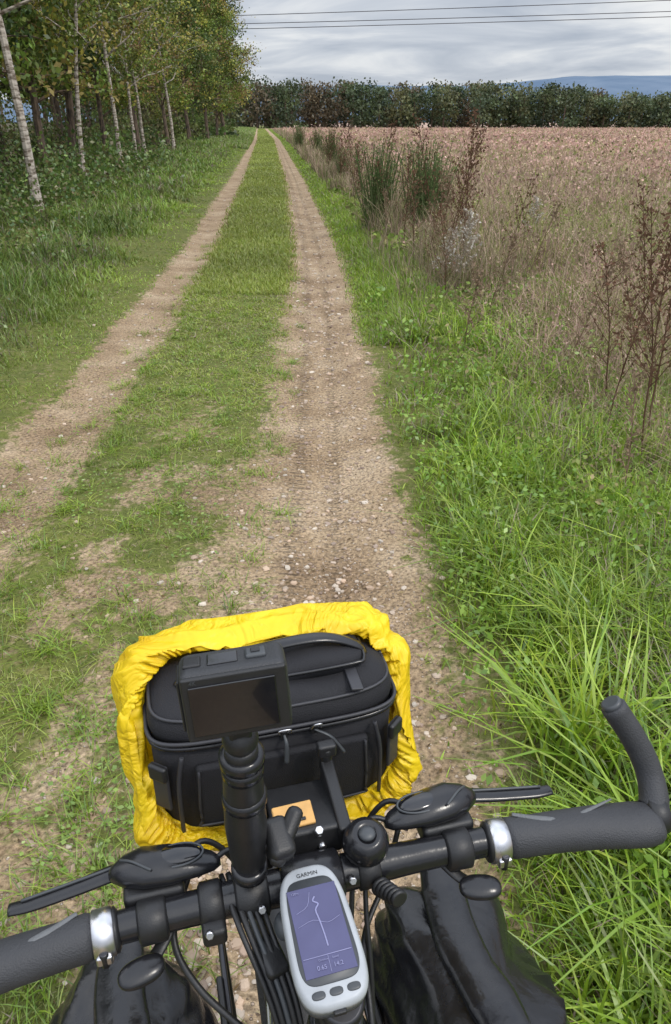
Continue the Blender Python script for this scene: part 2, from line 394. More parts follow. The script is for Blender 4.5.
n=25000; y=samp_y(n,55,220,1.5); s=-Lsp(y)-.2-rng.random(n)*5; x=s+cen(y)
A.add(*blades(x,y,.15+.25*rng.random(n),.09*np.clip(y/60,1,3),palette(G_left+[(.35,.3,.18)],n),.5,seg=2))
n=60000; y=samp_y(n,2.2,34,1.1); wl=wood_edge(y); x=wl+.4+rng.normal(0,.85,n); hk=fbm(x*1.1,y*1.1,75,4); k=(hk>.53)&(x-cen(y)<-2.4); x,y,hk=x[k],y[k],hk[k]
P=np.stack([x,y,height(x,y)+(.12+2.6*(hk-.53)*2)*rng.random(len(x))**1.3],-1)
A.add(*leaves(P,(.02+.035*rng.random(len(x)))*np.clip(y/8,1,3.0),palette([(.07,.14,.03),(.12,.20,.035),(.20,.28,.07),(.19,.15,.07)],len(x))*(.35+1.2*fbm(x*2.5,y*2.5,76))[:,None],.7))
addobj('bank_grass',A.mesh('bank_grass',[M_grass]))

# dry mixed weeds
A=Acc()
n=85000
y=samp_y(n,1.2,40,1.2); s=.65+rng.random(n)**1.1*(2.2+y*.3); x=s+cen(y); lim=gb(y)
cl=fbm(x*1.5,y*1.5,81,4)
k=rng.random(n)<np.clip((s-lim+.55)*.6,0.02,1)*np.clip((cl-.30)*3.2,.06,1); x,y,s,cl,lim=x[k],y[k],s[k],cl[k],lim[k]
rise=sstep(-.5,1.6,s-lim)
h=(.08+.22*rise+.36*cl*rise)*(.4+.9*rng.random(len(x))); w=(.0024+.0025*rng.random(len(x)))*np.clip(y/3.5,1,8)
g=rng.random(len(x))<np.interp(y,[1,4,10,25],[.6,.5,.35,.2])
c=np.where(g[:,None],palette([(.22,.28,.06),(.29,.33,.08),(.35,.35,.12)],len(x)),palette(DRY,len(x)))
A.add(*blades(x,y,h,w,c,.6,seg=3,baseshade=.65))
n=36000; y=samp_y(n,2.2,22,1.1); s=.8+rng.random(n)*(2.5+.3*y); x=s+cen(y); k=(fbm(x*1.6,y*1.6,83,3)>.5); x,y=x[k],y[k]
P=np.stack([x,y,height(x,y)+.03+.22*rng.random(len(x))],-1)
A.add(*leaves(P,(.016+.022*rng.random(len(x)))*np.clip(y/4,1,4),palette([(.18,.27,.06),(.25,.31,.08),(.32,.26,.14),(.14,.20,.04)],len(x))))
addobj('dry_weeds',A.mesh('dry_weeds',[M_dry]))
A=Acc()
n=190000
y=samp_y(n,3.0,225,1.3); xm=.47*(.9*y+.75)+2.5
s=1.2+rng.random(n)*(xm-cen(y)); x=s+cen(y)
cl=fbm(x*.7,y*.5,91,4)
k=rng.random(n)<np.clip((cl-.25)*3,.15,1)*sstep(1.2,3.4,s+y*.10); x,y,s,cl=x[k],y[k],s[k],cl[k]
rise=sstep(.8,4.5,s)
h=(.14+.18*rise+.24*cl)*(.45+.7*rng.random(len(x))); w=(.003+.003*rng.random(len(x)))*np.clip(y/3.5,1,45)
c=palette(PINK,len(x))*(.70+.5*fbm(x*.15,y*.15,92,3))[:,None]
gp_=np.interp(y,[3,10,30,80],[.38,.22,.10,.05])*(1+(fbm(x*.22+5,y*.16,93,3)>.56)*1.6); gg=rng.random(len(x))<gp_
c[gg]=palette([(.28,.32,.11),(.35,.36,.15),(.23,.26,.09)],gg.sum())
dkk=rng.random(len(x))<.12; c[dkk]*=.5
A.add(*blades(x,y,h,w,c,.6,seg=2,baseshade=.7))
m=rng.integers(0,len(x),100000); P=np.stack([x[m]+rng.normal(0,.09,len(m)),y[m]+rng.normal(0,.09,len(m)),height(x[m],y[m])+h[m]*(.35+.7*rng.random(len(m)))],-1)
A.add(*leaves(P,(.008+.011*rng.random(len(m)))*np.clip(y[m]/4,1,16),c[m]*(.75+.3*rng.random(len(m)))[:,None],.8))
addobj('field_vegetation',A.mesh('field_vegetation',[M_dry]))

# gravel
tv=[]; cubeF=[]; vid={}
def vadd(p):
    if p not in vid: vid[p]=len(vid); tv.append(p)
    return vid[p]
for ax_ in range(3):
    for sg in (-1,1):
        for i in (-1,0):
            for j in (-1,0):
                q=[]
                for (a_,b_) in ((i,j),(i+1,j),(i+1,j+1),(i,j+1)):
                    p=[0,0,0]; p[ax_]=sg; p[(ax_+1)%3]=a_; p[(ax_+2)%3]=b_; q.append(vadd(tuple(p)))
                cubeF.append(q if sg>0 else q[::-1])
T=np.array(tv,float); T/=np.linalg.norm(T,axis=1)[:,None]**.75; cubeF=np.array(cubeF)
n=18000; y=samp_y(n,.6,22,1.35); lf=rng.random(n)<.15; s=np.where(lf,-Lsp(y)+rng.normal(0,.2,n),rng.normal(.0,.27,n)); 
wide=rng.random(n)<.3; s=np.where(wide&~lf,rng.uniform(-1.2,.6,n),s); x=s+cen(y); k=rng.random(n)<dirt(s,y)*.95+.05; x,y=x[k],y[k]; n=len(x)
r_=.0018+.011*rng.random(n)**5.2; r_*=np.clip(y/4,1,1.6)
V=T[None]*(1+rng.normal(0,.13,(n,len(T),1)))*r_[:,None,None]*np.stack([.8+.6*rng.random(n),.8+.6*rng.random(n),.45+.3*rng.random(n)],-1)[:,None,:]
an=rng.random(n)*6.28; ca,sa=np.cos(an)[:,None],np.sin(an)[:,None]
V=np.stack([V[...,0]*ca-V[...,1]*sa,V[...,0]*sa+V[...,1]*ca,V[...,2]],-1)
V+=np.stack([x,y,height(x,y)+r_*.15],-1)[:,None,:]
Fg=(cubeF[None]+np.arange(n)[:,None,None]*len(T)).reshape(-1,4)
C=np.repeat(palette([(.42,.33,.25),(.34,.25,.18),(.50,.43,.35),(.24,.17,.13),(.46,.33,.23)],n),len(T),axis=0)
addobj('gravel',mkmesh('gravel',V.reshape(-1,3),Fg,[M_stone],C,smooth=False))
n=2400; y=samp_y(n,.8,9,1.2); s=rng.uniform(-1.5,.7,n); x=s+cen(y)
P=np.stack([x,y,height(x,y)+.006],-1); Vl,Fl,Cl=leaves(P,.012+.02*rng.random(n),palette([(.20,.13,.06),(.35,.27,.14),(.10,.07,.04),(.4,.33,.2)],n),.35)
Vl=Vl.reshape(n,4,3); Vl[:,:,2]=P[:,None,2]+(Vl[:,:,2]-P[:,None,2])*.25
addobj('leaf_litter',mkmesh('leaf_litter',Vl.reshape(-1,3),Fl,[M_dry],Cl))

# ------------------------------------------------------------------ tubes / trees
def tubeNP(pts,rad,sides=6):
    pts=np.asarray(pts,float); n=len(pts); rad=np.broadcast_to(rad,(n,))
    t=np.gradient(pts,axis=0); t/=np.linalg.norm(t,axis=1)[:,None]+1e-9
    up=np.array([0,0,1.]) if abs(t[0][2])<.9 else np.array([1.,0,0])
    a=np.cross(t,up); a/=np.linalg.norm(a,axis=1)[:,None]+1e-9; b=np.cross(t,a)
    th=np.linspace(0,2*np.pi,sides,endpoint=False)
    V=pts[:,None]+rad[:,None,None]*(a[:,None]*np.cos(th)[None,:,None]+b[:,None]*np.sin(th)[None,:,None])
    i=np.arange(n*sides).reshape(n,sides); j=np.roll(i,-1,axis=1)
    Fq=np.stack([i[:-1],j[:-1],j[1:],i[1:]],-1).reshape(-1,4)
    return V.reshape(-1,3),Fq
def wander(p,d,L,n,jit,grav=0):
    pts=[np.array(p,float)]; d=np.array(d,float); d/=np.linalg.norm(d)
    for i in range(n):
        d=d+rng.normal(0,jit,3)+np.array([0,0,grav]); d/=np.linalg.norm(d); pts.append(pts[-1]+d*L/n)
    return np.array(pts)
def tree(name,H,r0,start,nb,blen,nleaf,lsize,pal,barkm,droop=0.0,lean=.06,yellow=.1,jit=.05):
    A=Acc()
    tr=wander((0,0,-.1),(rng.normal(0,lean),rng.normal(0,lean),1),H,14,jit,.08)
    rr=np.linspace(r0,r0*.12,15); rr[0]*=1.35
    A.add(*tubeNP(tr,rr,8),(0,0,0),1)
    cents=[]
    for i in range(nb):
        f=start+(1-start)*(i+rng.random())/nb; k=f*14; k0=min(13,int(k)); p=tr[k0]*(1-(k-k0))+tr[k0+1]*(k-k0)
        an=i*2.4+rng.normal(0,.5); L=blen*(1-.55*((f-start)/(1-start)))*(.65+.6*rng.random())
        up=.25+.75*f+droop
        bpts=wander(p,(math.cos(an),math.sin(an),up),L,7,.14,.03 if droop>=0 else -.05)
        br=np.linspace(rr[k0]*.5,.008,8); A.add(*tubeNP(bpts,br,5),(0,0,0),1)
        for j in range(5):
            q=bpts[2+j]; dd=rng.normal(0,1,3); dd[2]=abs(dd[2])*.6-.1
            sp=wander(q,dd,L*.38*(.6+.7*rng.random()),4,.2)
            A.add(*tubeNP(sp,np.linspace(br[2+j]*.55,.004,5),4),(0,0,0),1)
            cents+= [sp[2],sp[4]]
        cents+=[bpts[5],bpts[7]]
    cents=np.array(cents); nc=len(cents); ci=rng.integers(0,nc,nleaf)
    crad=(.18+.26*rng.random(nc))*max(.7,blen/2.6)
    P=cents[ci]+rng.normal(0,1,(nleaf,3))*crad[ci][:,None]*np.array([1,1,.7])*.75
    base=palette(pal,nc)*(.42+1.0*rng.random(nc))[:,None]
    yl=rng.random(nc)<yellow; 
    if yl.sum(): base[yl]=palette([(.42,.38,.07),(.32,.22,.08),(.38,.40,.08),(.24,.15,.07)],yl.sum())
    c=base[ci]*(.65+.7*rng.random(nleaf))[:,None]
    A.add(*leaves(P,lsize*(.6+.8*rng.random(nleaf)),c,.65),0)
    return A.mesh(name,[M_leaf,barkm])
PG=[(.13,.20,.035),(.19,.27,.05),(.09,.14,.03),(.26,.31,.06)]
PD=[(.08,.13,.03),(.12,.17,.04),(.055,.10,.025),(.16,.18,.05)]
oaks=[tree('oak_tree_mesh',11,.13,.16,32,3.0,15000,.14,PG,M_bark,yellow=.20),
      tree('oak_tree_mesh_b',12.5,.16,.17,34,3.4,16000,.15,PD,M_bark,yellow=.16),
      tree('oak_tree_mesh_c',9.5,.10,.15,32,2.8,13000,.13,PG,M_bark,yellow=.30)]
birches=[tree('birch_tree_mesh',10,.085,.30,26,2.3,8000,.10,[(.16,.22,.05),(.23,.27,.06),(.11,.16,.03)],M_birch,yellow=.3,lean=.02,jit=.04),
         tree('birch_tree_mesh_b',8.5,.07,.30,24,2.1,7000,.10,[(.16,.22,.05),(.25,.28,.06)],M_birch,yellow=.35,lean=.03,jit=.045)]
def place(name,me,x,y,sc=1,rz=None):
    o=addobj(name,me); z=float(height(np.array([x]),np.array([y]))[0]); o.location=(x,y,z)
    o.rotation_euler=(0,0,random.random()*6.28 if rz is None else rz); o.scale=(sc,sc,sc); return o
for (x,y,b,sc_,rz) in [(-5.45,14.6,0,1.0,1.0),(-6.95,22.4,1,1.05,0),(-7.55,28.8,0,1.0,3),(-8.35,36,1,1.1,4),(-8.8,45,0,1.05,2),(-7.9,32.5,1,1.0,1.4)]:
    place('birch_tree',birches[b],x,y,sc_,rz)
oakpos=[(-6.5,9.4,2,.85),(-7.0,12.1,2,.9),(-8.2,8.6,0,1.0),(-7.5,15.2,0,.95),(-8.3,18.6,1,1),(-9.0,21.8,2,1.05),(-9.2,26,0,1),(-9.9,31,1,1.0),(-10.0,36,2,1.15),(-10.3,43,0,1.1),(-10.3,51,2,1.2),(-10.2,58,1,1.0),(-10.2,66,0,1.1),(-10.6,74,2,1.3),(-11.0,82,1,1.1),(-12.0,90,2,1.3),(-13.5,98,0,1.1)]
for (x,y,b,sc_) in oakpos: place('oak_tree',oaks[b],x,y,sc_)
for i in range(26):
    y=6+i*3.8+rng.random()*2; x=float(wood_edge(np.array([y]))[0])-4.2-rng.random()*7
    place('oak_tree',oaks[i%3],x,y,.9+.3*rng.random())
# undergrowth of the wood
A=Acc()
n=80000; nc=1200
cy=samp_y(nc,3.5,120,1.1); off=rng.random(nc)**1.1*9; cx=wood_edge(cy)-np.interp(cy,[0,30,60],[1.1,.9,.1])-off; ch=(.25+1.5*rng.random(nc)**1.6)*np.clip(.35+off*.3,.35,1.4)*np.interp(cy,[4,40,100],[.8,1.0,1.9])
ci=rng.integers(0,nc,n); sz=np.interp(cy[ci],[4,15,110],[.05,.09,.38])
P=np.stack([cx[ci]+rng.normal(0,.40,n),cy[ci]+rng.normal(0,.5,n),ch[ci]*rng.random(n)**.7+.12],-1)
cb=palette(PD+[(.14,.20,.05),(.20,.20,.07),(.17,.12,.06),(.10,.16,.04)],nc)*(.5+.9*rng.random(nc))[:,None]
A.add(*leaves(P,sz*(.6+.8*rng.random(n)),cb[ci]*(.7+.6*rng.random(n))[:,None],.7),0)
for i in range(420):
    k=rng.integers(0,nc); st=wander((cx[k]+rng.normal(0,.3),cy[k],0),(rng.normal(0,.3),rng.normal(0,.3),1),ch[k]*1.8+.8,5,.12)
    A.add(*tubeNP(st,np.linspace(.016,.004,6),4),(0,0,0),1)
addobj('woodland_undergrowth',A.mesh('woodland_undergrowth',[M_leaf,M_bark]))
# ------------------------------------------------------------------ distant treeline
A=Acc()
nT=210
for i in range(nT):
    row=i%3
    tx=-80+i*1.55+rng.normal(0,1.2); ty=240+row*10+rng.normal(0,3)+max(0,-tx-20)*.2
    Ht=(8.0+2.2*rng.random()+3.0*fbm(np.array([tx/11.]),np.array([0.]),140)[0])*(1+.06*row)*np.interp(tx,[-80,40,80,110],[1.05,1.0,.82,.68]); wr=2.8+2.2*rng.random()
    nc=18; cc=[]
    for j in range(nc):
        f=.04+.90*rng.random(); rad=wr*math.sqrt(max(.16,1-((f-.40)/.64)**2))
        a_=rng.random()*6.28; q=math.sqrt(rng.random())
        cc.append((tx+math.cos(a_)*rad*q,ty+math.sin(a_)*rad*q,Ht*f))
    cc=np.array(cc); n=760; ci=rng.integers(0,nc,n)
    P=cc[ci]+rng.normal(0,1,(n,3))*np.array([1.1,1.1,.75])
    P[:,2]=np.maximum(P[:,2],.2)
    base=palette([(.07,.10,.045),(.095,.125,.05),(.055,.08,.04),(.11,.13,.06)],nc)
    hue=rng.random()
    if hue<.15: base=palette([(.15,.115,.07),(.14,.11,.065)],nc)
    elif hue<.40: base=palette([(.15,.155,.065),(.13,.14,.065)],nc)
    base=base*(.5+.8*rng.random(nc))[:,None]
    A.add(*leaves(P,.50+.45*rng.random(n),base[ci]*(.7+.6*rng.random(n))[:,None],.8),0)
    A.add(*tubeNP([(tx,ty,-.2),(tx+.1,ty,Ht*.45),(tx,ty,Ht*.8)],[.3,.2,.06],5),(0,0,0),1)
addobj('distant_treeline',A.mesh('distant_treeline',[M_leaf,M_bark]))

# ------------------------------------------------------------------ far hills
def hillmat():
    m,nt,b=newmat('far_hill'); 
    tc=nt.nodes.new('ShaderNodeTexCoord'); n=nt.nodes.new('ShaderNodeTexNoise'); n.inputs['Scale'].default_value=.006; n.inputs['Detail'].default_value=8
    nt.links.new(tc.outputs['Object'],n.inputs['Vector']); r=nt.nodes.new('ShaderNodeValToRGB')
    r.color_ramp.elements[0].position=.35; r.color_ramp.elements[1].position=.65
    r.color_ramp.elements[0].color=(.10,.145,.21,1); r.color_ramp.elements[1].color=(.15,.195,.26,1)  # distance haze painted in as blue base colours
    nt.links.new(n.outputs['Fac'],r.inputs[0]); nt.links.new(r.outputs[0],b.inputs['Base Color']); b.inputs['Roughness'].default_value=1; b.inputs['Specular IOR Level'].default_value=0
    return m
hx=np.linspace(-3500,4500,260); hy=np.linspace(2500,4300,24); HX,HY=np.meshgrid(hx,hy)
prof=np.interp(hx,[-3500,-600,-100,500,900,1500,2600,4500],[55,90,125,130,160,168,150,100])+10*(fbm(hx/260,hx*0,101)-.5)*2
HZ=prof[None]*np.sin(np.clip((HY-2500)/1800,0,1)*np.pi)**.8-2
idx=np.arange(HX.size).reshape(HX.shape); F=np.stack([idx[:-1,:-1],idx[:-1,1:],idx[1:,1:],idx[1:,:-1]],-1).reshape(-1,4)
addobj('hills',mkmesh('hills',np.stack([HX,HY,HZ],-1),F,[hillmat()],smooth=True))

# ------------------------------------------------------------------ single plants on the right
def stalk(name,H,nb,c1,c2,head=.03,spread=.35):
    A=Acc(); st=wander((0,0,0),(rng.normal(0,.08),rng.normal(0,.08),1),H,9,.05); A.add(*tubeNP(st,np.linspace(.0055,.002,10),5),c1)
    for i in range(nb):
        f=.30+.70*i/nb; k=f*9; k0=min(8,int(k)); p=st[k0]*(1-(k-k0))+st[k0+1]*(k-k0)
        a_=rng.random()*6.28; br=wander(p,(math.cos(a_)*spread,math.sin(a_)*spread,.5),H*.24*(1.15-f)+.05,4,.1)
        A.add(*tubeNP(br,np.linspace(.0026,.0012,5),4),c1)
        n=11; P=br[rng.integers(1,5,n)]+rng.normal(0,head*.45,(n,3)); A.add(*leaves(P,head*(.5+.7*rng.random(n)),palette([c2,c1],n),.6))
    n=14; P=st[rng.integers(7,10,n)]+rng.normal(0,head*.4,(n,3)); A.add(*leaves(P,head*(.6+.6*rng.random(n)),palette([c2],n),.6))
    return A.mesh(name,[M_dry])
dk=[stalk('dock_mesh',1.25,18,(.13,.075,.05),(.15,.085,.055)),stalk('dock_mesh_b',1.0,22,(.15,.09,.06),(.22,.12,.08),.022,.6),stalk('dock_mesh_c',.85,16,(.24,.17,.11),(.28,.20,.14),.03,.4)]
for (x,y,k,s_) in [(1.56,3.45,0,1.0),(1.70,3.75,1,1.15),(1.66,4.35,1,1.0),(1.52,3.9,0,.85),(1.9,4.2,0,.95),(2.1,5.0,2,1.1),(1.55,4.9,2,1),(2.5,6,0,.95),(1.35,6.6,2,.95),(1.15,8.4,0,1.1),(.95,9.6,1,1.1),(2.0,8,2,1.1),(1.3,3.0,2,.75),(.95,5.4,2,.85),(1.05,7.2,1,.9),(3.0,6.4,1,.9)]:
    place('dock_stalk',dk[k],x,y,s_)
for i in range(50):
    y=float(samp_y(1,7.5,48,1.0)[0]); x=float(cen(y))+.90+abs(rng.normal(0,.75)); place('dock_stalk',dk[i%3],x,y,.8+.55*rng.random())
wf=stalk('goldenrod_mesh',.8,30,(.34,.28,.22),(.56,.52,.46),.03,.5)
for (x,y,s_) in [(1.22,7.6,1.05),(1.35,7.9,.85),(1.1,7.9,.8),(2.6,10.5,.9)]: place('goldenrod_plant',wf,x,y,s_)
def broom(name,H):
    A=Acc()
    for i in range(140):
        a_=rng.random()*6.28; sp=.38*rng.random()
        st=wander((rng.normal(0,.07),rng.normal(0,.07),0),(math.cos(a_)*sp,math.sin(a_)*sp,1),H*(.4+.65*rng.random()),6,.07,.05)
        c=palette([(.09,.14,.05),(.12,.17,.07),(.15,.16,.08)],1)[0]
        A.add(*tubeNP(st,np.linspace(.008,.004,7),3),c)
        n=22; P=st[rng.integers(1,7,n)]+rng.normal(0,.03,(n,3)); A.add(*leaves(P,.03+.03*rng.random(n),palette([(.11,.17,.06),(.16,.21,.08)],n),.35))
    return A.mesh(name,[M_dry])
bm_=broom('broom_mesh',1.25)
for (x,y,s_) in [(.66,12.4,1.05),(1.36,12.6,1.05),(1.75,13.8,.85),(-.15,29.0,1.05),(-2.2,50,1.2),(-.9,41,1.0),(.2,24,.7)]: place('broom_shrub',bm_,x,y,s_)
A=Acc()
n=12000; y=samp_y(n,7,150,1.3); s=.75+np.abs(rng.normal(0,.65,n)); x=s+cen(y); cl=fbm(x*1.2,y*.5,95,3); k=rng.random(n)<np.clip((cl-.36)*4,0,1); x,y,cl=x[k],y[k],cl[k]; n=len(x)
A.add(*blades(x,y,(.25+1.2*(cl-.3))*(.4+.8*rng.random(n)),.007*np.clip(y/8,1,9),palette(DRY+[(.24,.27,.10),(.18,.22,.08),(.22,.25,.09)],n)*.9,.4,seg=2))
addobj('fringe_weeds',A.mesh('fringe_weeds',[M_dry]))

# ------------------------------------------------------------------ utility line
def curve_mesh(name,pts,r,mat,parent=None,sides=6,col=(0,0,0)):
    V,Fq=tubeNP(pts,r,sides); return addobj(name,mkmesh(name,V,Fq,[mat],smooth=True),parent)
wl_=bpy.data.objects.new('power_line',None); scene.collection.objects.link(wl_)
for i,(z0,z1) in enumerate([(11.6,15.0),(12.3,15.7),(13.2,17.6)]):
    t=np.linspace(0,1,40); px=-48+t*(150+48); py=120+t*(-8)+i*1.2; pz=z0+(z1+1.4-z0)*t-1.2*4*t*(1-t)*.5+.6
    curve_mesh('wire_%d'%(i+1),np.stack([px,py,pz],-1),.045,M_steel,wl_)
for (px,py) in [(-48,121),(150,113)]:
    e=bpy.data.objects.new('utility_pole',None); scene.collection.objects.link(e); e.location=(px,py,0)
    curve_mesh('pole',[(0,0,-.3),(0,0,8),(0,0,17.6)],[.2,.16,.12],M_bark,e,10)
    curve_mesh('crossarm',[(0,-2,15),(0,2.5,15)],.08,M_bark,e,6)

# ------------------------------------------------------------------ BICYCLE (local frame: x right, y forward, z up, origin = bar clamp)
O=(-.021,.4175,1.04); YAW=R(14.6)
def top(name):
    e=bpy.data.objects.new(name,None); scene.collection.objects.link(e); e.location=O; e.rotation_euler=(0,0,YAW); e.empty_display_size=.1; return e
def spline(pts,n=8):
    P=[Vector(p) for p in pts]
    if len(P)<3: return [tuple(p) for p in P]
    Q=[P[0]*2-P[1]]+P+[P[-1]*2-P[-2]]; out=[]
    for i in range(1,len(Q)-2):
        for j in range(n):
            t=j/n; a,b,c,d=Q[i-1],Q[i],Q[i+1],Q[i+2]
            out.append(tuple(.5*((2*b)+(c-a)*t+(2*a-5*b+4*c-d)*t*t+(3*b-a-3*c+d)*t**3)))
    out.append(tuple(P[-1])); return out
def tube(name,pts,r,mat,parent,n=8,sides=16,flat=1.0):
    if not hasattr(r,'__len__'): r=[r]*len(pts)
    sp=np.array(spline(pts,n)); rr=np.interp(np.linspace(0,1,len(sp)),np.linspace(0,1,len(r)),r)
    t=np.gradient(sp,axis=0); t/=np.linalg.norm(t,axis=1)[:,None]+1e-9
    ref=np.array([0,0,1.]) if abs(t[len(t)//2][2])<.8 else np.array([0,1.,0])
    a=np.cross(t,ref); a/=np.linalg.norm(a,axis=1)[:,None]; b=np.cross(a,t)
    bm=bmesh.new(); rings=[]
    def ring(c,aa,bb,rad): return [bm.verts.new(c+rad*(aa*math.cos(2*math.pi*k/sides)+bb*flat*math.sin(2*math.pi*k/sides))) for k in range(sides)]
    rings.append(ring(sp[0]-t[0]*rr[0]*.12,a[0],b[0],rr[0]*.8))
    for i in range(len(sp)): rings.append(ring(sp[i],a[i],b[i],rr[i]))
    rings.append(ring(sp[-1]+t[-1]*rr[-1]*.12,a[-1],b[-1],rr[-1]*.8))
    for i in range(len(rings)-1):
        for k in range(sides): bm.faces.new((rings[i][k],rings[i][(k+1)%sides],rings[i+1][(k+1)%sides],rings[i+1][k]))
    bm.faces.new(rings[0][::-1]); bm.faces.new(rings[-1])
    bmesh.ops.recalc_face_normals(bm,faces=bm.faces)
    me=bpy.data.meshes.new(name); bm.to_mesh(me); bm.free(); me.materials.append(mat)
    for p in me.polygons: p.use_smooth=len(p.vertices)==4
    return addobj(name,me,parent)
def rbox(name,size,loc,mat,parent,rot=(0,0,0),bev=.003,seg=3):
    bm=bmesh.new(); bmesh.ops.create_cube(bm,size=1)
    for v in bm.verts: v.co=Vector((v.co.x*size[0],v.co.y*size[1],v.co.z*size[2]))
    bmesh.ops.bevel(bm,geom=bm.edges[:],offset=bev,segments=seg,affect='EDGES',profile=.5)
    me=bpy.data.meshes.new(name); bm.to_mesh(me); bm.free(); me.materials.append(mat)
    for p in me.polygons: p.use_smooth=True
    o=addobj(name,me,parent,loc); o.rotation_euler=rot
    o.modifiers.new('wn','WEIGHTED_NORMAL')
    return o
def cyl(name,p0,p1,r,mat,parent,sides=28): return tube(name,[p0,p1],r,mat,parent,sides=sides)
def loft(name,rings,mat,parent,cap=True):
    bm=bmesh.new(); R_=[[bm.verts.new(tuple(p)) for p in r] for r in rings]; n=len(R_[0])
    for i in range(len(R_)-1):
        for k in range(n): bm.faces.new((R_[i][k],R_[i][(k+1)%n],R_[i+1][(k+1)%n],R_[i+1][k]))
    if cap: bm.faces.new(R_[0][::-1]); bm.faces.new(R_[-1])
    bmesh.ops.recalc_face_normals(bm,faces=bm.faces)
    me=bpy.data.meshes.new(name); bm.to_mesh(me); bm.free(); me.materials.append(mat)
    for p in me.polygons: p.use_smooth=True
    return addobj(name,me,parent)
def sell(a,b,e,n):
    th=np.linspace(0,2*np.pi,n,endpoint=False); c,s=np.cos(th),np.sin(th)
    return np.sign(c)*np.abs(c)**(2/e)*a, np.sign(s)*np.abs(s)**(2/e)*b, th
def ellipsoid(name,c,r,mat,parent,rot=(0,0,0),e=2.0):
    bm=bmesh.new(); bmesh.ops.create_uvsphere(bm,u_segments=28,v_segments=16,radius=1)
    for v in bm.verts: 
        q=[math.copysign(abs(k)**(2/e),k) for k in v.co]; v.co=Vector((q[0]*r[0],q[1]*r[1],q[2]*r[2]))
    me=bpy.data.meshes.new(name); bm.to_mesh(me); bm.free(); me.materials.append(mat)
    for p in me.polygons: p.use_smooth=True
    o=addobj(name,me,parent,c); o.rotation_euler=rot; return o

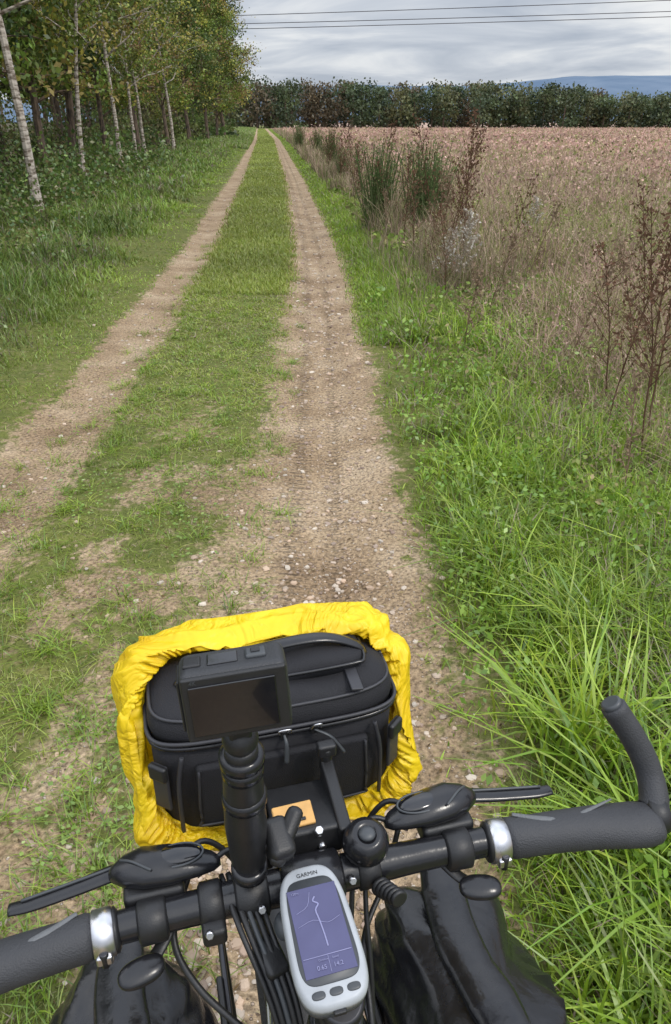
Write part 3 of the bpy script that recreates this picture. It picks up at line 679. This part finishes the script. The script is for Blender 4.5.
B=top('touring_bicycle')
tube('handlebar',[(-.325,-.012,0),(-.18,-.003,0),(-.09,.0,0),(0,0,0),(.09,.0,0),(.18,-.003,0),(.325,-.012,0)],[.0125,.0128,.0140,.0165,.0140,.0128,.0125],M_gloss,B,sides=24)
for sg,nm in ((-1,'left'),(1,'right')):
    def X3(x,y,z): return (sg*x,y,z)
    rings=[]
    for (lx,ry,rz,yo) in [(.181,.0165,.0165,0),(.186,.0185,.0178,0),(.205,.0182,.0172,-.001),(.235,.0192,.0170,-.002),(.265,.0208,.0168,-.004),(.290,.0226,.0162,-.007),(.308,.0232,.0157,-.009),(.320,.0218,.0150,-.009),(.325,.0185,.013,-.009)]:
        cy=-.004-.06*(lx-.18)+yo
        rings.append([X3(lx,cy+ry*math.cos(t),rz*math.sin(t)) for t in np.linspace(0,2*math.pi,28,endpoint=False)])
    loft('grip_'+nm,rings,M_rubber,B)
    tube('grip_inlay_'+nm,[X3(.192,.008,.0150),X3(.215,-.004,.0166),X3(.240,-.010,.0150),X3(.262,-.006,.0160),X3(.29,.000,.0156)],[.0020,.0030,.0026,.0020,.001],M_rubber2,B,sides=8,flat=.4)
    cyl('grip_collar_'+nm,X3(.165,-.0030,0),X3(.180,-.004,0),.0190,M_silver,B)
    cyl('collar_groove_'+nm,X3(.1625,-.0028,0),X3(.1648,-.003,0),.0176,M_plastic,B)
    rbox('collar_lug_'+nm,(.013,.012,.010),X3(.1725,-.019,-.006),M_silver,B,bev=.002)
    cyl('collar_bolt_'+nm,X3(.1725,-.022,-.013),X3(.1725,-.022,.002),.0036,M_steel,B,sides=12)
    rings=[]
    for (lx,ry,rz,zo) in [(.074,.004,.003,.018),(.080,.009,.006,.019),(.094,.014,.009,.021),(.116,.0185,.012,.022),(.138,.019,.013,.022),(.154,.014,.011,.020),(.164,.007,.007,.018),(.167,.003,.003,.017)]:
        rings.append([X3(lx,.030+ry*math.cos(t)+.1*(lx-.12),zo+rz*math.sin(t)) for t in np.linspace(0,2*math.pi,24,endpoint=False)])
    loft('shifter_pod_'+nm,rings,M_gloss,B)
    ellipsoid('gear_window_'+nm,X3(.109,.030,.0315),(.020,.0095,.0035),M_screen,B,rot=(0,0,sg*.1))
    tube('gear_window_rim_'+nm,[X3(.109+.0215*math.cos(t),.030+.011*math.sin(t),.0305) for t in np.linspace(0,2*math.pi,17)],.0011,M_dgrey,B,n=2,sides=8)
    tube('shifter_groove_'+nm,[X3(.131,.018,.0345),X3(.146,.030,.0342),X3(.156,.038,.029)],.0012,M_dgrey,B,sides=8)
    cyl('lever_clamp_'+nm,X3(.124,-.002,0),X3(.144,-.003,0),.0175,M_plastic,B)
    rbox('lever_body_'+nm,(.05,.028,.020),X3(.131,.022,.006),M_plastic,B,bev=.005)
    tube('brake_lever_'+nm,[X3(.135,.042,.008),X3(.160,.046,.006),X3(.195,.042,.002),X3(.232,.038,-.001),X3(.250,.038,-.002)],[.009,.0088,.0078,.0070,.0062],M_gloss,B,flat=.42)
    tube('brake_lever_lip_'+nm,[X3(.165,.048,.0095),X3(.20,.045,.0055),X3(.240,.041,.0020)],.0014,M_dgrey,B,sides=8)
    tube('shift_trigger_'+nm,[X3(.121,.0,-.012),X3(.131,-.016,-.018),X3(.141,-.026,-.02)],[.007,.0055,.006],M_plastic,B,flat=.5)
    ellipsoid('shift_paddle_'+nm,X3(.146,-.031,-.019),(.0190,.0110,.006),M_gloss,B,rot=(.25,0,sg*-.25),e=2.4)
    tube('bar_end_'+nm,[X3(.318,-.013,-.002),X3(.331,-.010,.006),X3(.336,.010,.026),X3(.326,.026,.054),X3(.306,.043,.088)],[.0125,.014,.0125,.0122,.0122],M_rubber,B,sides=20)
    cyl('bar_end_clamp_'+nm,X3(.322,-.0150,0),X3(.337,-.0160,0),.0175,M_plastic,B)
    cyl('bar_end_cap_'+nm,X3(.3055,.0433,.0885),X3(.3032,.0448,.0923),.0098,M_dgrey,B)
    tube('brake_cable_'+nm,[X3(.115,.035,.006),X3(.085,.055,.010),X3(.055,.045,-.03),X3(.038,.005,-.09),X3(.032,-.02,-.2),X3(.045,.06,-.36)],.0026,M_plastic,B,sides=8)
    tube('gear_cable_'+nm,[X3(.095,.02,.012),X3(.06,.03,.02),X3(.045,-.015,-.02),X3(.04,-.055,-.08),X3(.03,-.11,-.2),X3(.02,-.25,-.3)],.0024,M_plastic,B,sides=8)
tube('stem',[(0,-.012,-.002),(0,-.05,-.012),(0,-.096,-.022)],[.019,.0165,.019],M_gloss,B,sides=20)
cyl('stem_clamp',(-.024,0,0),(.024,0,0),.0225,M_gloss,B)
for sx in (-.015,.015):
    for sz in (-.012,.014): cyl('stem_bolt',(sx,.018,sz),(sx,.026,sz),.0034,M_silver,B,sides=10)
hd=Vector((0,.31,-.951))
def ax(k): v=Vector((0,-.1,-.01))+hd*k; return tuple(v)
cyl('steerer_cap',ax(-.012),ax(0),.017,M_steel,B); cyl('headset_spacers',ax(0),ax(.045),.0175,M_plastic,B); cyl('head_tube',ax(.047),ax(.2),.022,M_frame,B)
cyl('fork_crown',ax(.203),ax(.225),.025,M_frame,B)
AX=(0,.165,-.69)
for sg in (-1,1):
    tube('fork_leg',[(sg*.02,ax(.215)[1],ax(.215)[2]),(sg*.045,ax(.24)[1]+.005,ax(.26)[2]),(sg*.052,.08,-.5),(sg*.052,.165,-.69)],[.013,.014,.012,.009],M_frame,B)
    tube('low_rider_rack',[(sg*.06,.165,-.68),(sg*.075,.10,-.42),(sg*.08,.02,-.38),(sg*.08,.25,-.38),(sg*.07,.165,-.67)],.004,M_steel,B,sides=8)
    tube('seat_stay',[(sg*.015,-.62,-.25),(sg*.05,-.78,-.48),(sg*.06,-.91,-.69)],.008,M_frame,B)
    tube('chain_stay',[(sg*.025,-.47,-.76),(sg*.05,-.7,-.73),(sg*.06,-.91,-.69)],.009,M_frame,B)
tube('top_tube',[(0,-.075,-.075),(0,-.61,-.2)],.015,M_frame,B); tube('down_tube',[(0,-.05,-.17),(0,-.47,-.76)],.019,M_frame,B)
tube('seat_tube',[(0,-.47,-.76),(0,-.63,-.2)],.015,M_frame,B); tube('seat_post',[(0,-.63,-.2),(0,-.66,-.1)],.013,M_steel,B)
rings=[]
for (yy,a_,b_) in [(-.80,.03,.014),(-.79,.065,.022),(-.74,.078,.026),(-.68,.06,.024),(-.62,.034,.02),(-.56,.022,.018),(-.535,.012,.01)]:
    rings.append([(a_*math.cos(t),yy,-.075+b_*math.sin(t)) for t in np.linspace(0,2*math.pi,24,endpoint=False)])
loft('saddle',rings,M_fabric,B)
def wheel(nm,c):
    n=72
    def tor(name,Rm,ra,rb,mat):
        rings=[[ (c[0]+rb*math.cos(q),c[1]+(Rm+ra*math.sin(q))*math.cos(t),c[2]+(Rm+ra*math.sin(q))*math.sin(t)) for q in np.linspace(0,2*math.pi,14,endpoint=False)] for t in np.linspace(0,2*math.pi,n+1)]
        loft(name,rings,mat,B,cap=False)
    tor(nm+'_tyre',.327,.022,.022,M_tyre); tor(nm+'_rim',.300,.010,.012,M_steel)
    cyl(nm+'_hub',(c[0]-.045,c[1],c[2]),(c[0]+.045,c[1],c[2]),.016,M_silver,B)
    A=Acc()
    for i in range(32):
        t=2*math.pi*i/32; sd=.03 if i%2 else -.03
        A.add(*tubeNP([(c[0]+sd,c[1]+.018*math.cos(t+.9),c[2]+.018*math.sin(t+.9)),(c[0],c[1]+.295*math.cos(t),c[2]+.295*math.sin(t))],.001,4),(0,0,0))
    addobj(nm+'_spokes',A.mesh(nm+'_spokes',[M_silver]),B)
wheel('front_wheel',AX); wheel('rear_wheel',(0,-.91,-.69))
rings=[[(q*.03,AX[1]+Rr*math.cos(t),AX[2]+Rr*math.sin(t)) for (q,Rr) in ((-1,.355),(-.7,.366),(0,.37),(.7,.366),(1,.355),(.7,.362),(0,.366),(-.7,.362))] for t in np.linspace(R(35),R(200),40)]
loft('front_mudguard',rings,M_plastic,B)
cyl('crank_axle',(-.07,-.47,-.76),(.07,-.47,-.76),.02,M_steel,B); tube('crank_right',[(.07,-.47,-.76),(.075,-.34,-.85)],[.013,.009],M_steel,B,flat=.6); tube('crank_left',[(-.07,-.47,-.76),(-.075,-.60,-.67)],[.013,.009],M_steel,B,flat=.6)
rbox('pedal_right',(.09,.08,.02),(.125,-.34,-.85),M_plastic,B); rbox('pedal_left',(.09,.08,.02),(-.125,-.60,-.67),M_plastic,B)
loft('chainring',[[(.06+o_,-.47+.09*math.cos(t),-.76+.09*math.sin(t)) for t in np.linspace(0,2*math.pi,44,endpoint=False)] for o_ in (0,.004)],M_steel,B)
# bell
cyl('bell_base',(.050,.004,.012),(.050,.010,.026),.017,M_plastic,B)
rings=[]
for (k,r_) in [(0,.0195),(.002,.0205),(.008,.0202),(.014,.0180),(.0185,.0135),(.0205,.0095),(.0185,.008)]:
    rings.append([(.050+r_*math.cos(t),.006+r_*math.sin(t)*.97+k*-.25,.022+k+r_*math.sin(t)*.25) for t in np.linspace(0,2*math.pi,32,endpoint=False)])
loft('bell_dome',rings,M_gloss,B)
ellipsoid('bell_button',(.050,.002,.041),(.0075,.0075,.004),M_dgrey,B)
cyl('bell_clamp',(.041,0,0),(.058,0,0),.0175,M_plastic,B)
for i in range(6): cyl('ribbed_knob_%d'%(i+1),(.056+.002*i,-.020-.0035*i,.0+.001*i),(.0565+.002*i,-.0222-.0035*i,.0005+.001*i),.0085-.0002*i,M_plastic,B,sides=18)
cyl('mount_clamp_ring',(-.064,0,0),(-.040,0,0),.0195,M_plastic,B)
cyl('light_clamp',(-.094,0,0),(-.078,0,0),.0185,M_plastic,B)
rbox('light_clamp_block',(.020,.022,.018),(-.086,-.018,-.006),M_plastic,B,bev=.004)
for i,(px,py,pz) in enumerate([(-.046,-.0185,.006),(-.058,-.0185,-.006),(-.090,-.028,.004),(.032,-.016,.012),(-.03,.016,.018)]):
    cyl('bolt_%d'%(i+1),(px,py,pz),(px,py-.004,pz+.002),.0035,M_silver,B,sides=6)
rbox('cable_splitter',(.020,.032,.022),(-.045,-.048,-.018),M_plastic,B,rot=(.2,.1,.3),bev=.005)
ellipsoid('barrel_adjuster',(-.030,-.036,.002),(.009,.012,.009),M_dgrey,B)
for i in range(5):
    o_=i*.006
    tube('cable_%d'%(i+1),[(-.075+o_,.02,.006),(-.066+o_,-.03,.004-o_*.3),(-.050+o_*.8,-.075,-.03),(-.040+o_*.6,-.11,-.09),(-.02+o_*.3,-.16,-.2)],.0024+.0003*(i%2),M_plastic if i!=2 else M_dgrey,B,sides=8)
tube('cable_loop',[(.09,.03,.005),(.07,.005,-.03),(.04,-.03,-.05),(.03,-.08,-.06),(.025,-.14,-.12)],.0026,M_plastic,B,sides=8)
tube('cable_loop_left',[(-.10,.03,.01),(-.12,-.0,-.03),(-.105,-.035,-.05),(-.07,-.07,-.07)],.003,M_plastic,B,sides=8)
rbox('bag_bracket',(.062,.066,.030),(.004,.054,.012),M_plastic,B,rot=(-.15,0,0),bev=.004)
rbox('bracket_side_arm',(.012,.075,.030),(.036,.056,.024),M_plastic,B,rot=(.15,0,0),bev=.003)
rbox('bracket_side_arm_left',(.010,.062,.026),(-.034,.048,.016),M_plastic,B,rot=(.1,0,0),bev=.003)
rbox('orange_tag',(.036,.022,.005),(-.006,.042,.033),M_orange,B,rot=(.25,0,.03),bev=.0015)
rbox('orange_tag_slot',(.020,.003,.002),(-.006,.036,.0345),M_plastic,B,rot=(.25,0,.03),bev=.0006)
cyl('bracket_pin',(.036,.094,.03),(.036,.088,.060),.006,M_plastic,B)
rbox('bracket_key',(.018,.012,.014),(.036,.089,.058),M_plastic,B,bev=.003)
cyl('bolt_6',(.012,.022,.030),(.012,.018,.038),.004,M_silver,B,sides=6); cyl('bolt_7',(-.022,.024,.028),(-.022,.020,.036),.004,M_silver,B,sides=6)

# ------------------------------------------------------------------ GPS
Gp=top('gps_device')
g0=bpy.data.objects.new('gps_body_pivot',None); scene.collection.objects.link(g0); g0.parent=Gp; g0.location=(-.0085,-.0715,.036); g0.rotation_euler=(R(6),0,R(1)); g0.scale=(1.03,1.03,1.03)
def gring(a,b,z,e=3.6,n=56):
    x_,y_,th=sell(a,b,e,n); return [(xx*(1-.07*yy/b),yy,z) for xx,yy in zip(x_,y_)]
loft('case_lower',[gring(.0225,.047,-.014),gring(.0252,.0505,-.010),gring(.0260,.0515,-.002)],M_dgrey,g0)
loft('case_upper',[gring(.0262,.0517,-.0018),gring(.0262,.0517,.003),gring(.0248,.0502,.0062),gring(.0230,.0485,.0072)],M_grey,g0)
loft('screen_bezel',[gring(.0212,.0385,.0070,5),gring(.0208,.038,.0080,5)],M_dgrey,g0).location=(0,.0015,0)
rbox('screen',(.0375,.0640,.001),(0,.0005,.0082),M_lcd,g0,bev=.0004)
zz=.0090
def strip(nm,pts,w): tube(nm,[(p[0],p[1],zz) for p in pts],w,M_lcdlight,g0,n=3,sides=6,flat=.3)
strip('route_line',[(.0020,-.013),(.0015,-.004),(.0005,.006),(-.0005,.014),(.0025,.018),(-.001,.021),(.001,.024)],.0006)
strip('road_line_b',[(-.016,.004),(-.004,.007),(.006,.003),(.016,.006)],.0002); strip('road_line_c',[(-.015,.014),(-.006,.018),(-.002,.028)],.0002)
strip('divider',[(-.0175,-.0185),(.0175,-.0185)],.0003); strip('divider_b',[(0,-.0190),(0,-.0305)],.0002)
def label(txt,size,loc,mat,par,ext=.0002):
    cu=bpy.data.curves.new('label','FONT'); cu.body=txt; cu.size=size; cu.align_x='CENTER'; cu.align_y='CENTER'; cu.extrude=ext; cu.materials.append(mat)
    o=bpy.data.objects.new('label',cu); scene.collection.objects.link(o); o.parent=par; o.location=loc; return o
label('0.65    14.2',.0042,(0,-.0265,.0092),M_lcdlight,g0)
label('Distance     Speed',.0020,(0,-.0215,.0092),M_lcdlight,g0)
label('120m',.0026,(-.013,.029,.0092),M_lcdlight,g0)
label('GARMIN',.0044,(0,.0432,.0073),M_plastic,g0)
for i,dx in enumerate((-.0125,0,.0125)): ellipsoid('button_%d'%(i+1),(dx,-.0425,.0072),(.0048,.0028,.0012),M_dgrey,g0,e=2.6)
rbox('lanyard_slot',(.009,.004,.004),(0,-.0525,.0),M_plastic,g0,bev=.001)
cyl('gps_mount',(0,-.005,-.022),(0,-.005,-.012),.016,M_plastic,g0)

# ------------------------------------------------------------------ action camera on arm
Ac=top('action_camera')
tube('arm',[(-.0516,.006,.020),(-.052,-.002,.06),(-.0525,-.008,.10),(-.0525,-.014,.15),(-.0525,-.018,.188)],[.0135,.0150,.0165,.0150,.0120],M_plastic,Ac,sides=22)
for k,(zz_,rr) in enumerate([(.035,.0150),(.128,.0170),(.160,.0155),(.172,.0165)]): cyl('arm_collar_%d'%(k+1),(-.0522,-.0005-.09*zz_,zz_),(-.0522,-.0012-.09*zz_,zz_+.008),rr,M_gloss,Ac)
ellipsoid('ball_joint',(-.0525,-.0195,.197),(.013,.013,.012),M_plastic,Ac)
rbox('mount_fingers',(.016,.014,.024),(-.0525,-.021,.212),M_plastic,Ac,bev=.003)
cyl('thumb_screw_shaft',(-.050,-.006,.068),(-.030,-.006,.066),.006,M_steel,Ac)
rbox('thumb_knob',(.022,.034,.022),(-.028,-.006,.068),M_plastic,Ac,rot=(.4,.1,.2),bev=.007)
rbox('thumb_knob_wing',(.014,.048,.014),(-.021,-.006,.070),M_plastic,Ac,rot=(.5,.3,-.5),bev=.006)
cp=bpy.data.objects.new('camera_pivot',None); scene.collection.objects.link(cp); cp.parent=Ac; cp.location=(-.0530,-.022,.244); cp.rotation_euler=(R(-8),R(-3),R(-4))
rbox('camera_body',(.0705,.032,.050),(0,0,0),M_body,cp,bev=.0065,seg=4)
rbox('rear_frame',(.0680,.004,.0475),(0,-.0160,0),M_plastic,cp,bev=.0018)
rbox('rear_screen',(.0560,.0020,.0370),(-.0015,-.0184,-.0005),M_screen,cp,bev=.0008)
rbox('top_display',(.020,.013,.002),(-.006,.0,.0252),M_screen,cp,bev=.0009)
rbox('shutter_button',(.014,.011,.004),(.016,.0,.0255),M_dgrey,cp,bev=.0018)
rbox('record_mark',(.006,.005,.001),(.016,.0,.0279),M_gloss,cp,bev=.0004)
rbox('mode_button',(.012,.012,.003),(-.026,.0,.0252),M_plastic,cp,bev=.0014)
rbox('side_door',(.002,.022,.038),(-.0358,0,0),M_plastic,cp,bev=.0009)
cyl('lens_ring',(.018,.014,.006),(.018,.022,.006),.013,M_plastic,cp); cyl('lens_glass',(.018,.0222,.006),(.018,.0235,.006),.010,M_screen,cp)
label('4K',.0040,(-.026,-.01845,.0208),M_dgrey,cp).rotation_euler=(R(90),0,0)

# ------------------------------------------------------------------ handlebar bag
Hb=top('handlebar_bag'); cx=-.003
def bagring(a,b,z,cy,e=5,n=72):
    x_,y_,th=sell(a,b,e,n); return [(cx+xx,cy+yy,z) for xx,yy in zip(x_,y_)]
rg=[]
for (z,a,b,cy) in [(-.058,.103,.040,.168),(-.055,.112,.048,.166),(-.040,.118,.053,.166),(0,.1205,.055,.168),(.030,.1205,.055,.170),(.060,.121,.055,.171)]:
    rr_=bagring(a,b,z,cy); rg.append([(p[0]+.0015*math.sin(p[2]*160),p[1]+.002*math.sin(p[0]*60+z*90),p[2]) for p in rr_])
loft('bag_body',rg,M_fabric,Hb)
rg=[]
for (z,a,b,cy) in [(.064,.121,.055,.171),(.073,.1225,.056,.171),(.082,.1215,.055,.172),(.091,.116,.050,.173),(.096,.105,.042,.173),(.0985,.080,.030,.173),(.0995,.03,.010,.173)]:
    r_=bagring(a,b,z,cy,4); rg.append([(p[0],p[1],p[2]+.003*math.sin(p[0]*45+p[1]*60)*(1 if z>.09 else .3)) for p in r_])
loft('bag_lid',rg,M_fabric,Hb)
def perim(a,b,z,cy,name,r,mat,e=5):
    x_,y_,th=sell(a,b,e,64); pts=[(cx+xx,cy+yy,z) for xx,yy in zip(x_,y_)]; pts.append(pts[0]); tube(name,pts,r,mat,Hb,n=2,sides=8)
perim(.1225,.0560,.062,.171,'zip_tape',.0026,M_gloss); perim(.1240,.0575,.0690,.171,'lid_piping',.0020,M_piping); perim(.1185,.0525,.089,.1725,'lid_seam',.0016,M_piping,4)
rg=[]
for (z,a,b) in [(.092,.080,.030),(.103,.082,.032),(.109,.078,.029),(.112,.066,.020),(.113,.04,.008)]:
    x_,y_,th=sell(a,b,4,60); rg.append([(cx+.016+xx,.176+yy,z+.003*math.sin(xx*50)) for xx,yy in zip(x_,y_)])
loft('lid_pouch',rg,M_fabric,Hb)
tube('lid_pouch_zip',[(cx-.064,.152,.105),(cx-.055,.1455,.106),(cx+.01,.1440,.106),(cx+.080,.1455,.106),(cx+.094,.153,.105),(cx+.097,.186,.104)],.0018,M_gloss,Hb,sides=8)
tube('carry_handle',[(cx-.090,.165,.094),(cx-.080,.168,.104),(cx-.02,.170,.121),(cx+.050,.172,.124),(cx+.090,.170,.110),(cx+.102,.168,.094)],[.006,.007,.008,.008,.007,.006],M_gloss,Hb,sides=14,flat=.4)
rbox('lid_strap',(.012,.100,.003),(cx+.078,.168,.0985),M_piping,Hb,rot=(.05,.12,0),bev=.001)
rbox('rear_panel_pocket',(.170,.010,.078),(cx+.002,.1125,.004),M_fabric,Hb,bev=.0045)
tube('rear_pocket_seam',[(cx-.080,.1065,.040),(cx-.082,.106,-.02),(cx-.070,.1065,-.032),(cx+.07,.1065,-.032),(cx+.084,.106,-.02),(cx+.083,.1065,.040)],.0013,M_piping,Hb,sides=8)
for sg in (-1,1):
    tube('side_pocket_trim',[(cx+sg*.094,.113,.056),(cx+sg*.100,.111,.02),(cx+sg*.101,.113,-.045)],.0022,M_piping,Hb,sides=8)
    rbox('side_strap',(.018,.004,.056),(cx+sg*.1155,.118,.02),M_piping,Hb,rot=(0,0,sg*.7),bev=.0015)
    rbox('side_buckle',(.020,.007,.018),(cx+sg*.117,.116,.040),M_plastic,Hb,rot=(0,0,sg*.7),bev=.003)
for i,(px,le) in enumerate([(.000,-.10),(.030,.35)]):
    rbox('zip_slider_%d'%(i+1),(.007,.006,.010),(px,.1135,.0625),M_steel,Hb,bev=.0015)
    tube('zip_pull_%d'%(i+1),[(px,.111,.063),(px+.004+le*.03,.1045,.056),(px+.006+le*.06,.102,.036)],[.0012,.0020,.0026],M_dgrey,Hb,sides=8,flat=.6)
    tube('zip_pull_loop_%d'%(i+1),[(px-.004,.111,.064),(px-.004+le*.01,.107,.072),(px+.006,.107,.072),(px+.006,.111,.064)],.0009,M_silver,Hb,sides=6)
# yellow rain cover
keys=[ # a,b,y,cz,tilt
 (.121,.077,.160,.033,.56),(.126,.081,.147,.033,.56),(.136,.088,.140,.033,.56),(.145,.092,.146,.033,.54),(.150,.094,.164,.032,.46),(.151,.093,.190,.030,.34),(.147,.090,.220,.028,.2),(.132,.082,.247,.026,.08),(.090,.058,.262,.025,0),(.03,.02,.268,.025,0),(.004,.003,.269,.025,0)]
K=np.array(keys); nu=72; tt=np.linspace(0,len(K)-1,nu); KI=np.stack([np.interp(tt,np.arange(len(K)),K[:,i]) for i in range(5)],-1)
for _ in range(2): KI[1:-1]=(KI[:-2]+2*KI[1:-1]+KI[2:])/4
rings=[]; N=420
for i in range(nu):
    a_,b_,yy,cz,tl=KI[i]; x_,z_,th=sell(a_,b_,4.2,N); u=tt[i]/(len(K)-1)
    amp=.0044*np.exp(-((u-.10)/.10)**2)
    ph=fbm(np.cos(th)*3+5,np.sin(th)*3+u*2,111)*14
    wr=(1-2*np.abs(np.sin(th*23+ph*1.5)))*amp*(.1+1.5*fbm(np.cos(th)*4,np.sin(th)*4+3,113))
    big=(fbm(np.cos(th)*2.4+9,np.sin(th)*2.4+u*2,112,2)-.5)*.034*min(1,u*5)*(1-u*.6)
    rid=fbm(np.cos(th)*3.4+u*4,np.sin(th)*3.4+u*5,114,2)-.5
    crease=-np.abs(rid)*.040*min(1,u*5)*(1-u*.5)
    k=1+(wr+big+crease+.006)/np.hypot(x_,z_)
    X_=cx-.001+x_*k; Z_=cz+z_*k; Y_=yy+tl*(Z_-cz)+wr*.8
    rings.append(np.stack([X_,Y_,Z_],-1))
loft('rain_cover',rings,M_yellow,Hb,cap=False)
e0=rings[0]; tube('cover_elastic',[tuple(p) for p in e0[::6]]+[tuple(e0[0])],.0024,M_yellow,Hb,n=2,sides=8)

# ------------------------------------------------------------------ front panniers
def pannier(sg,seed):
    P=top('pannier_bag'); rings=[]; n=120; cxp=sg*.188
    prof=[(-.62,.055,.11),(-.61,.068,.125),(-.56,.084,.137),(-.48,.094,.144),(-.40,.099,.150),(-.345,.099,.152),(-.305,.095,.152),(-.278,.082,.151),(-.260,.058,.148),(-.250,.030,.144),(-.246,.018,.142)]
    Kp=np.array(prof); t2=np.linspace(0,len(Kp)-1,84); KI=np.stack([np.interp(t2,np.arange(len(Kp)),Kp[:,i]) for i in range(3)],-1)
    for _ in range(2): KI[1:-1]=(KI[:-2]+2*KI[1:-1]+KI[2:])/4
    for i in range(84):
        z,a_,b_=KI[i]; x_,y_,th=sell(a_,b_,4.0,n)
        f=np.clip((z+.42)/.14,0,1)
        py=.022+y_
        w1=(fbm(py*8+seed,np.full(n,z*12)+x_*6,121+seed,2)-.5)*.034*(.35+f)
        w2=-np.abs(fbm(py*7+z*12+seed,z*7+x_*9,131+seed,3)-.5)*.055*(.3+f)
        k=1+(w1+w2)/np.maximum(.05,np.hypot(x_,y_))
        rings.append(np.stack([cxp+x_*k,.022+y_*k,z+w1*.5*f+w2*.5*f],-1))
    loft('bag_shell',rings,M_pvc,P)
    pts=[(cxp+.005*math.sin(yy*30+seed),yy,-.248+.005*math.sin(yy*17+seed)) for yy in np.linspace(-.115,.160,9)]
    tube('roll_top',pts,[.018,.028,.026,.029,.026,.028,.027,.027,.020],M_pvc,P,sides=20,flat=.45)
    tube('roll_top_edge',[(p[0]+sg*.022,p[1],p[2]+.003) for p in pts],.0028,M_gloss,P,sides=8)
    tube('closure_strap',[(cxp-sg*.099,-.08,-.40),(cxp-sg*.094,-.08,-.31),(cxp-sg*.05,-.08,-.250),(cxp,-.08,-.228),(cxp+sg*.05,-.08,-.250),(cxp+sg*.096,-.08,-.31),(cxp+sg*.102,-.08,-.45)],.010,M_piping,P,sides=10,flat=.16)
    rbox('strap_buckle',(.030,.022,.010),(cxp+sg*.048,-.08,-.243),M_plastic,P,rot=(0,sg*.75,0),bev=.003)
    rbox('rack_rail',(.008,.24,.02),(sg*.088,.03,-.36),M_plastic,P,bev=.003)
pannier(1,3); pannier(-1,8)

# ------------------------------------------------------------------ world + sun
w=bpy.data.worlds.new('World'); scene.world=w; w.use_nodes=True
nt=w.node_tree; bg=nt.nodes['Background']; bg.inputs['Strength'].default_value=.1
L=nt.links.new; Nn=nt.nodes.new
sky=Nn('ShaderNodeTexSky'); sky.sky_type='NISHITA'; sky.sun_disc=False; sky.air_density=1; sky.dust_density=1
tc=Nn('ShaderNodeTexCoord'); sx=Nn('ShaderNodeSeparateXYZ'); L(tc.outputs['Generated'],sx.inputs[0])
def mth(op,a,c=None):
    q=Nn('ShaderNodeMath'); q.operation=op
    for i,v in enumerate((a,c)):
        if v is None: continue
        if hasattr(v,'node'): L(v,q.inputs[i])
        else: q.inputs[i].default_value=v
    return q.outputs[0]
zc=mth('ADD',mth('MAXIMUM',sx.outputs[2],0),.07)
cb=Nn('ShaderNodeCombineXYZ'); L(mth('DIVIDE',sx.outputs[0],zc),cb.inputs[0]); L(mth('DIVIDE',sx.outputs[1],zc),cb.inputs[1])
n1=Nn('ShaderNodeTexNoise'); n1.inputs['Scale'].default_value=.60; n1.inputs['Detail'].default_value=6; n1.inputs['Roughness'].default_value=.55; n1.inputs['Distortion'].default_value=.6; L(cb.outputs[0],n1.inputs['Vector'])
r1=Nn('ShaderNodeValToRGB'); e=r1.color_ramp.elements; e[0].position=.35; e[0].color=(4.4,4.9,5.8,1); e[1].position=.65; e[1].color=(9.0,9.1,9.2,1); q=e.new(.5); q.color=(6.2,6.6,7.3,1)
L(n1.outputs['Fac'],r1.inputs[0])
mx=Nn('ShaderNodeMix'); mx.data_type='RGBA'; mx.inputs[0].default_value=.9; L(sky.outputs[0],mx.inputs[6]); L(r1.outputs[0],mx.inputs[7])
mr=Nn('ShaderNodeMapRange'); mr.interpolation_type='SMOOTHSTEP'; mr.inputs['From Min'].default_value=.13; mr.inputs['From Max'].default_value=.75; mr.inputs['To Min'].default_value=1.0; mr.inputs['To Max'].default_value=2.8; L(sx.outputs[2],mr.inputs['Value'])
vm=Nn('ShaderNodeVectorMath'); vm.operation='SCALE'; L(mx.outputs[2],vm.inputs[0]); L(mr.outputs['Result'],vm.inputs['Scale'])
L(vm.outputs[0],bg.inputs[0])
sd=bpy.data.lights.new('sun','SUN'); sd.energy=1.5; sd.angle=R(10); sd.color=(1,.94,.85)
so=bpy.data.objects.new('sun',sd); scene.collection.objects.link(so)
dirv=Vector((-.55,.30,-.85)).normalized()
so.rotation_euler=dirv.to_track_quat('-Z','Y').to_euler()
sky.sun_rotation=math.atan2(-dirv.x,-dirv.y); sky.sun_elevation=math.asin(-dirv.z)

# ------------------------------------------------------------------ camera
cd=bpy.data.cameras.new('camera'); co=bpy.data.objects.new('camera',cd); scene.collection.objects.link(co)
co.location=(0,0,1.62); co.rotation_euler=(R(90-27.8),0,0)
cd.sensor_fit='VERTICAL'; cd.sensor_height=36; cd.lens=36*740/1024; cd.clip_start=.02; cd.clip_end=12000
scene.camera=co
print('done')
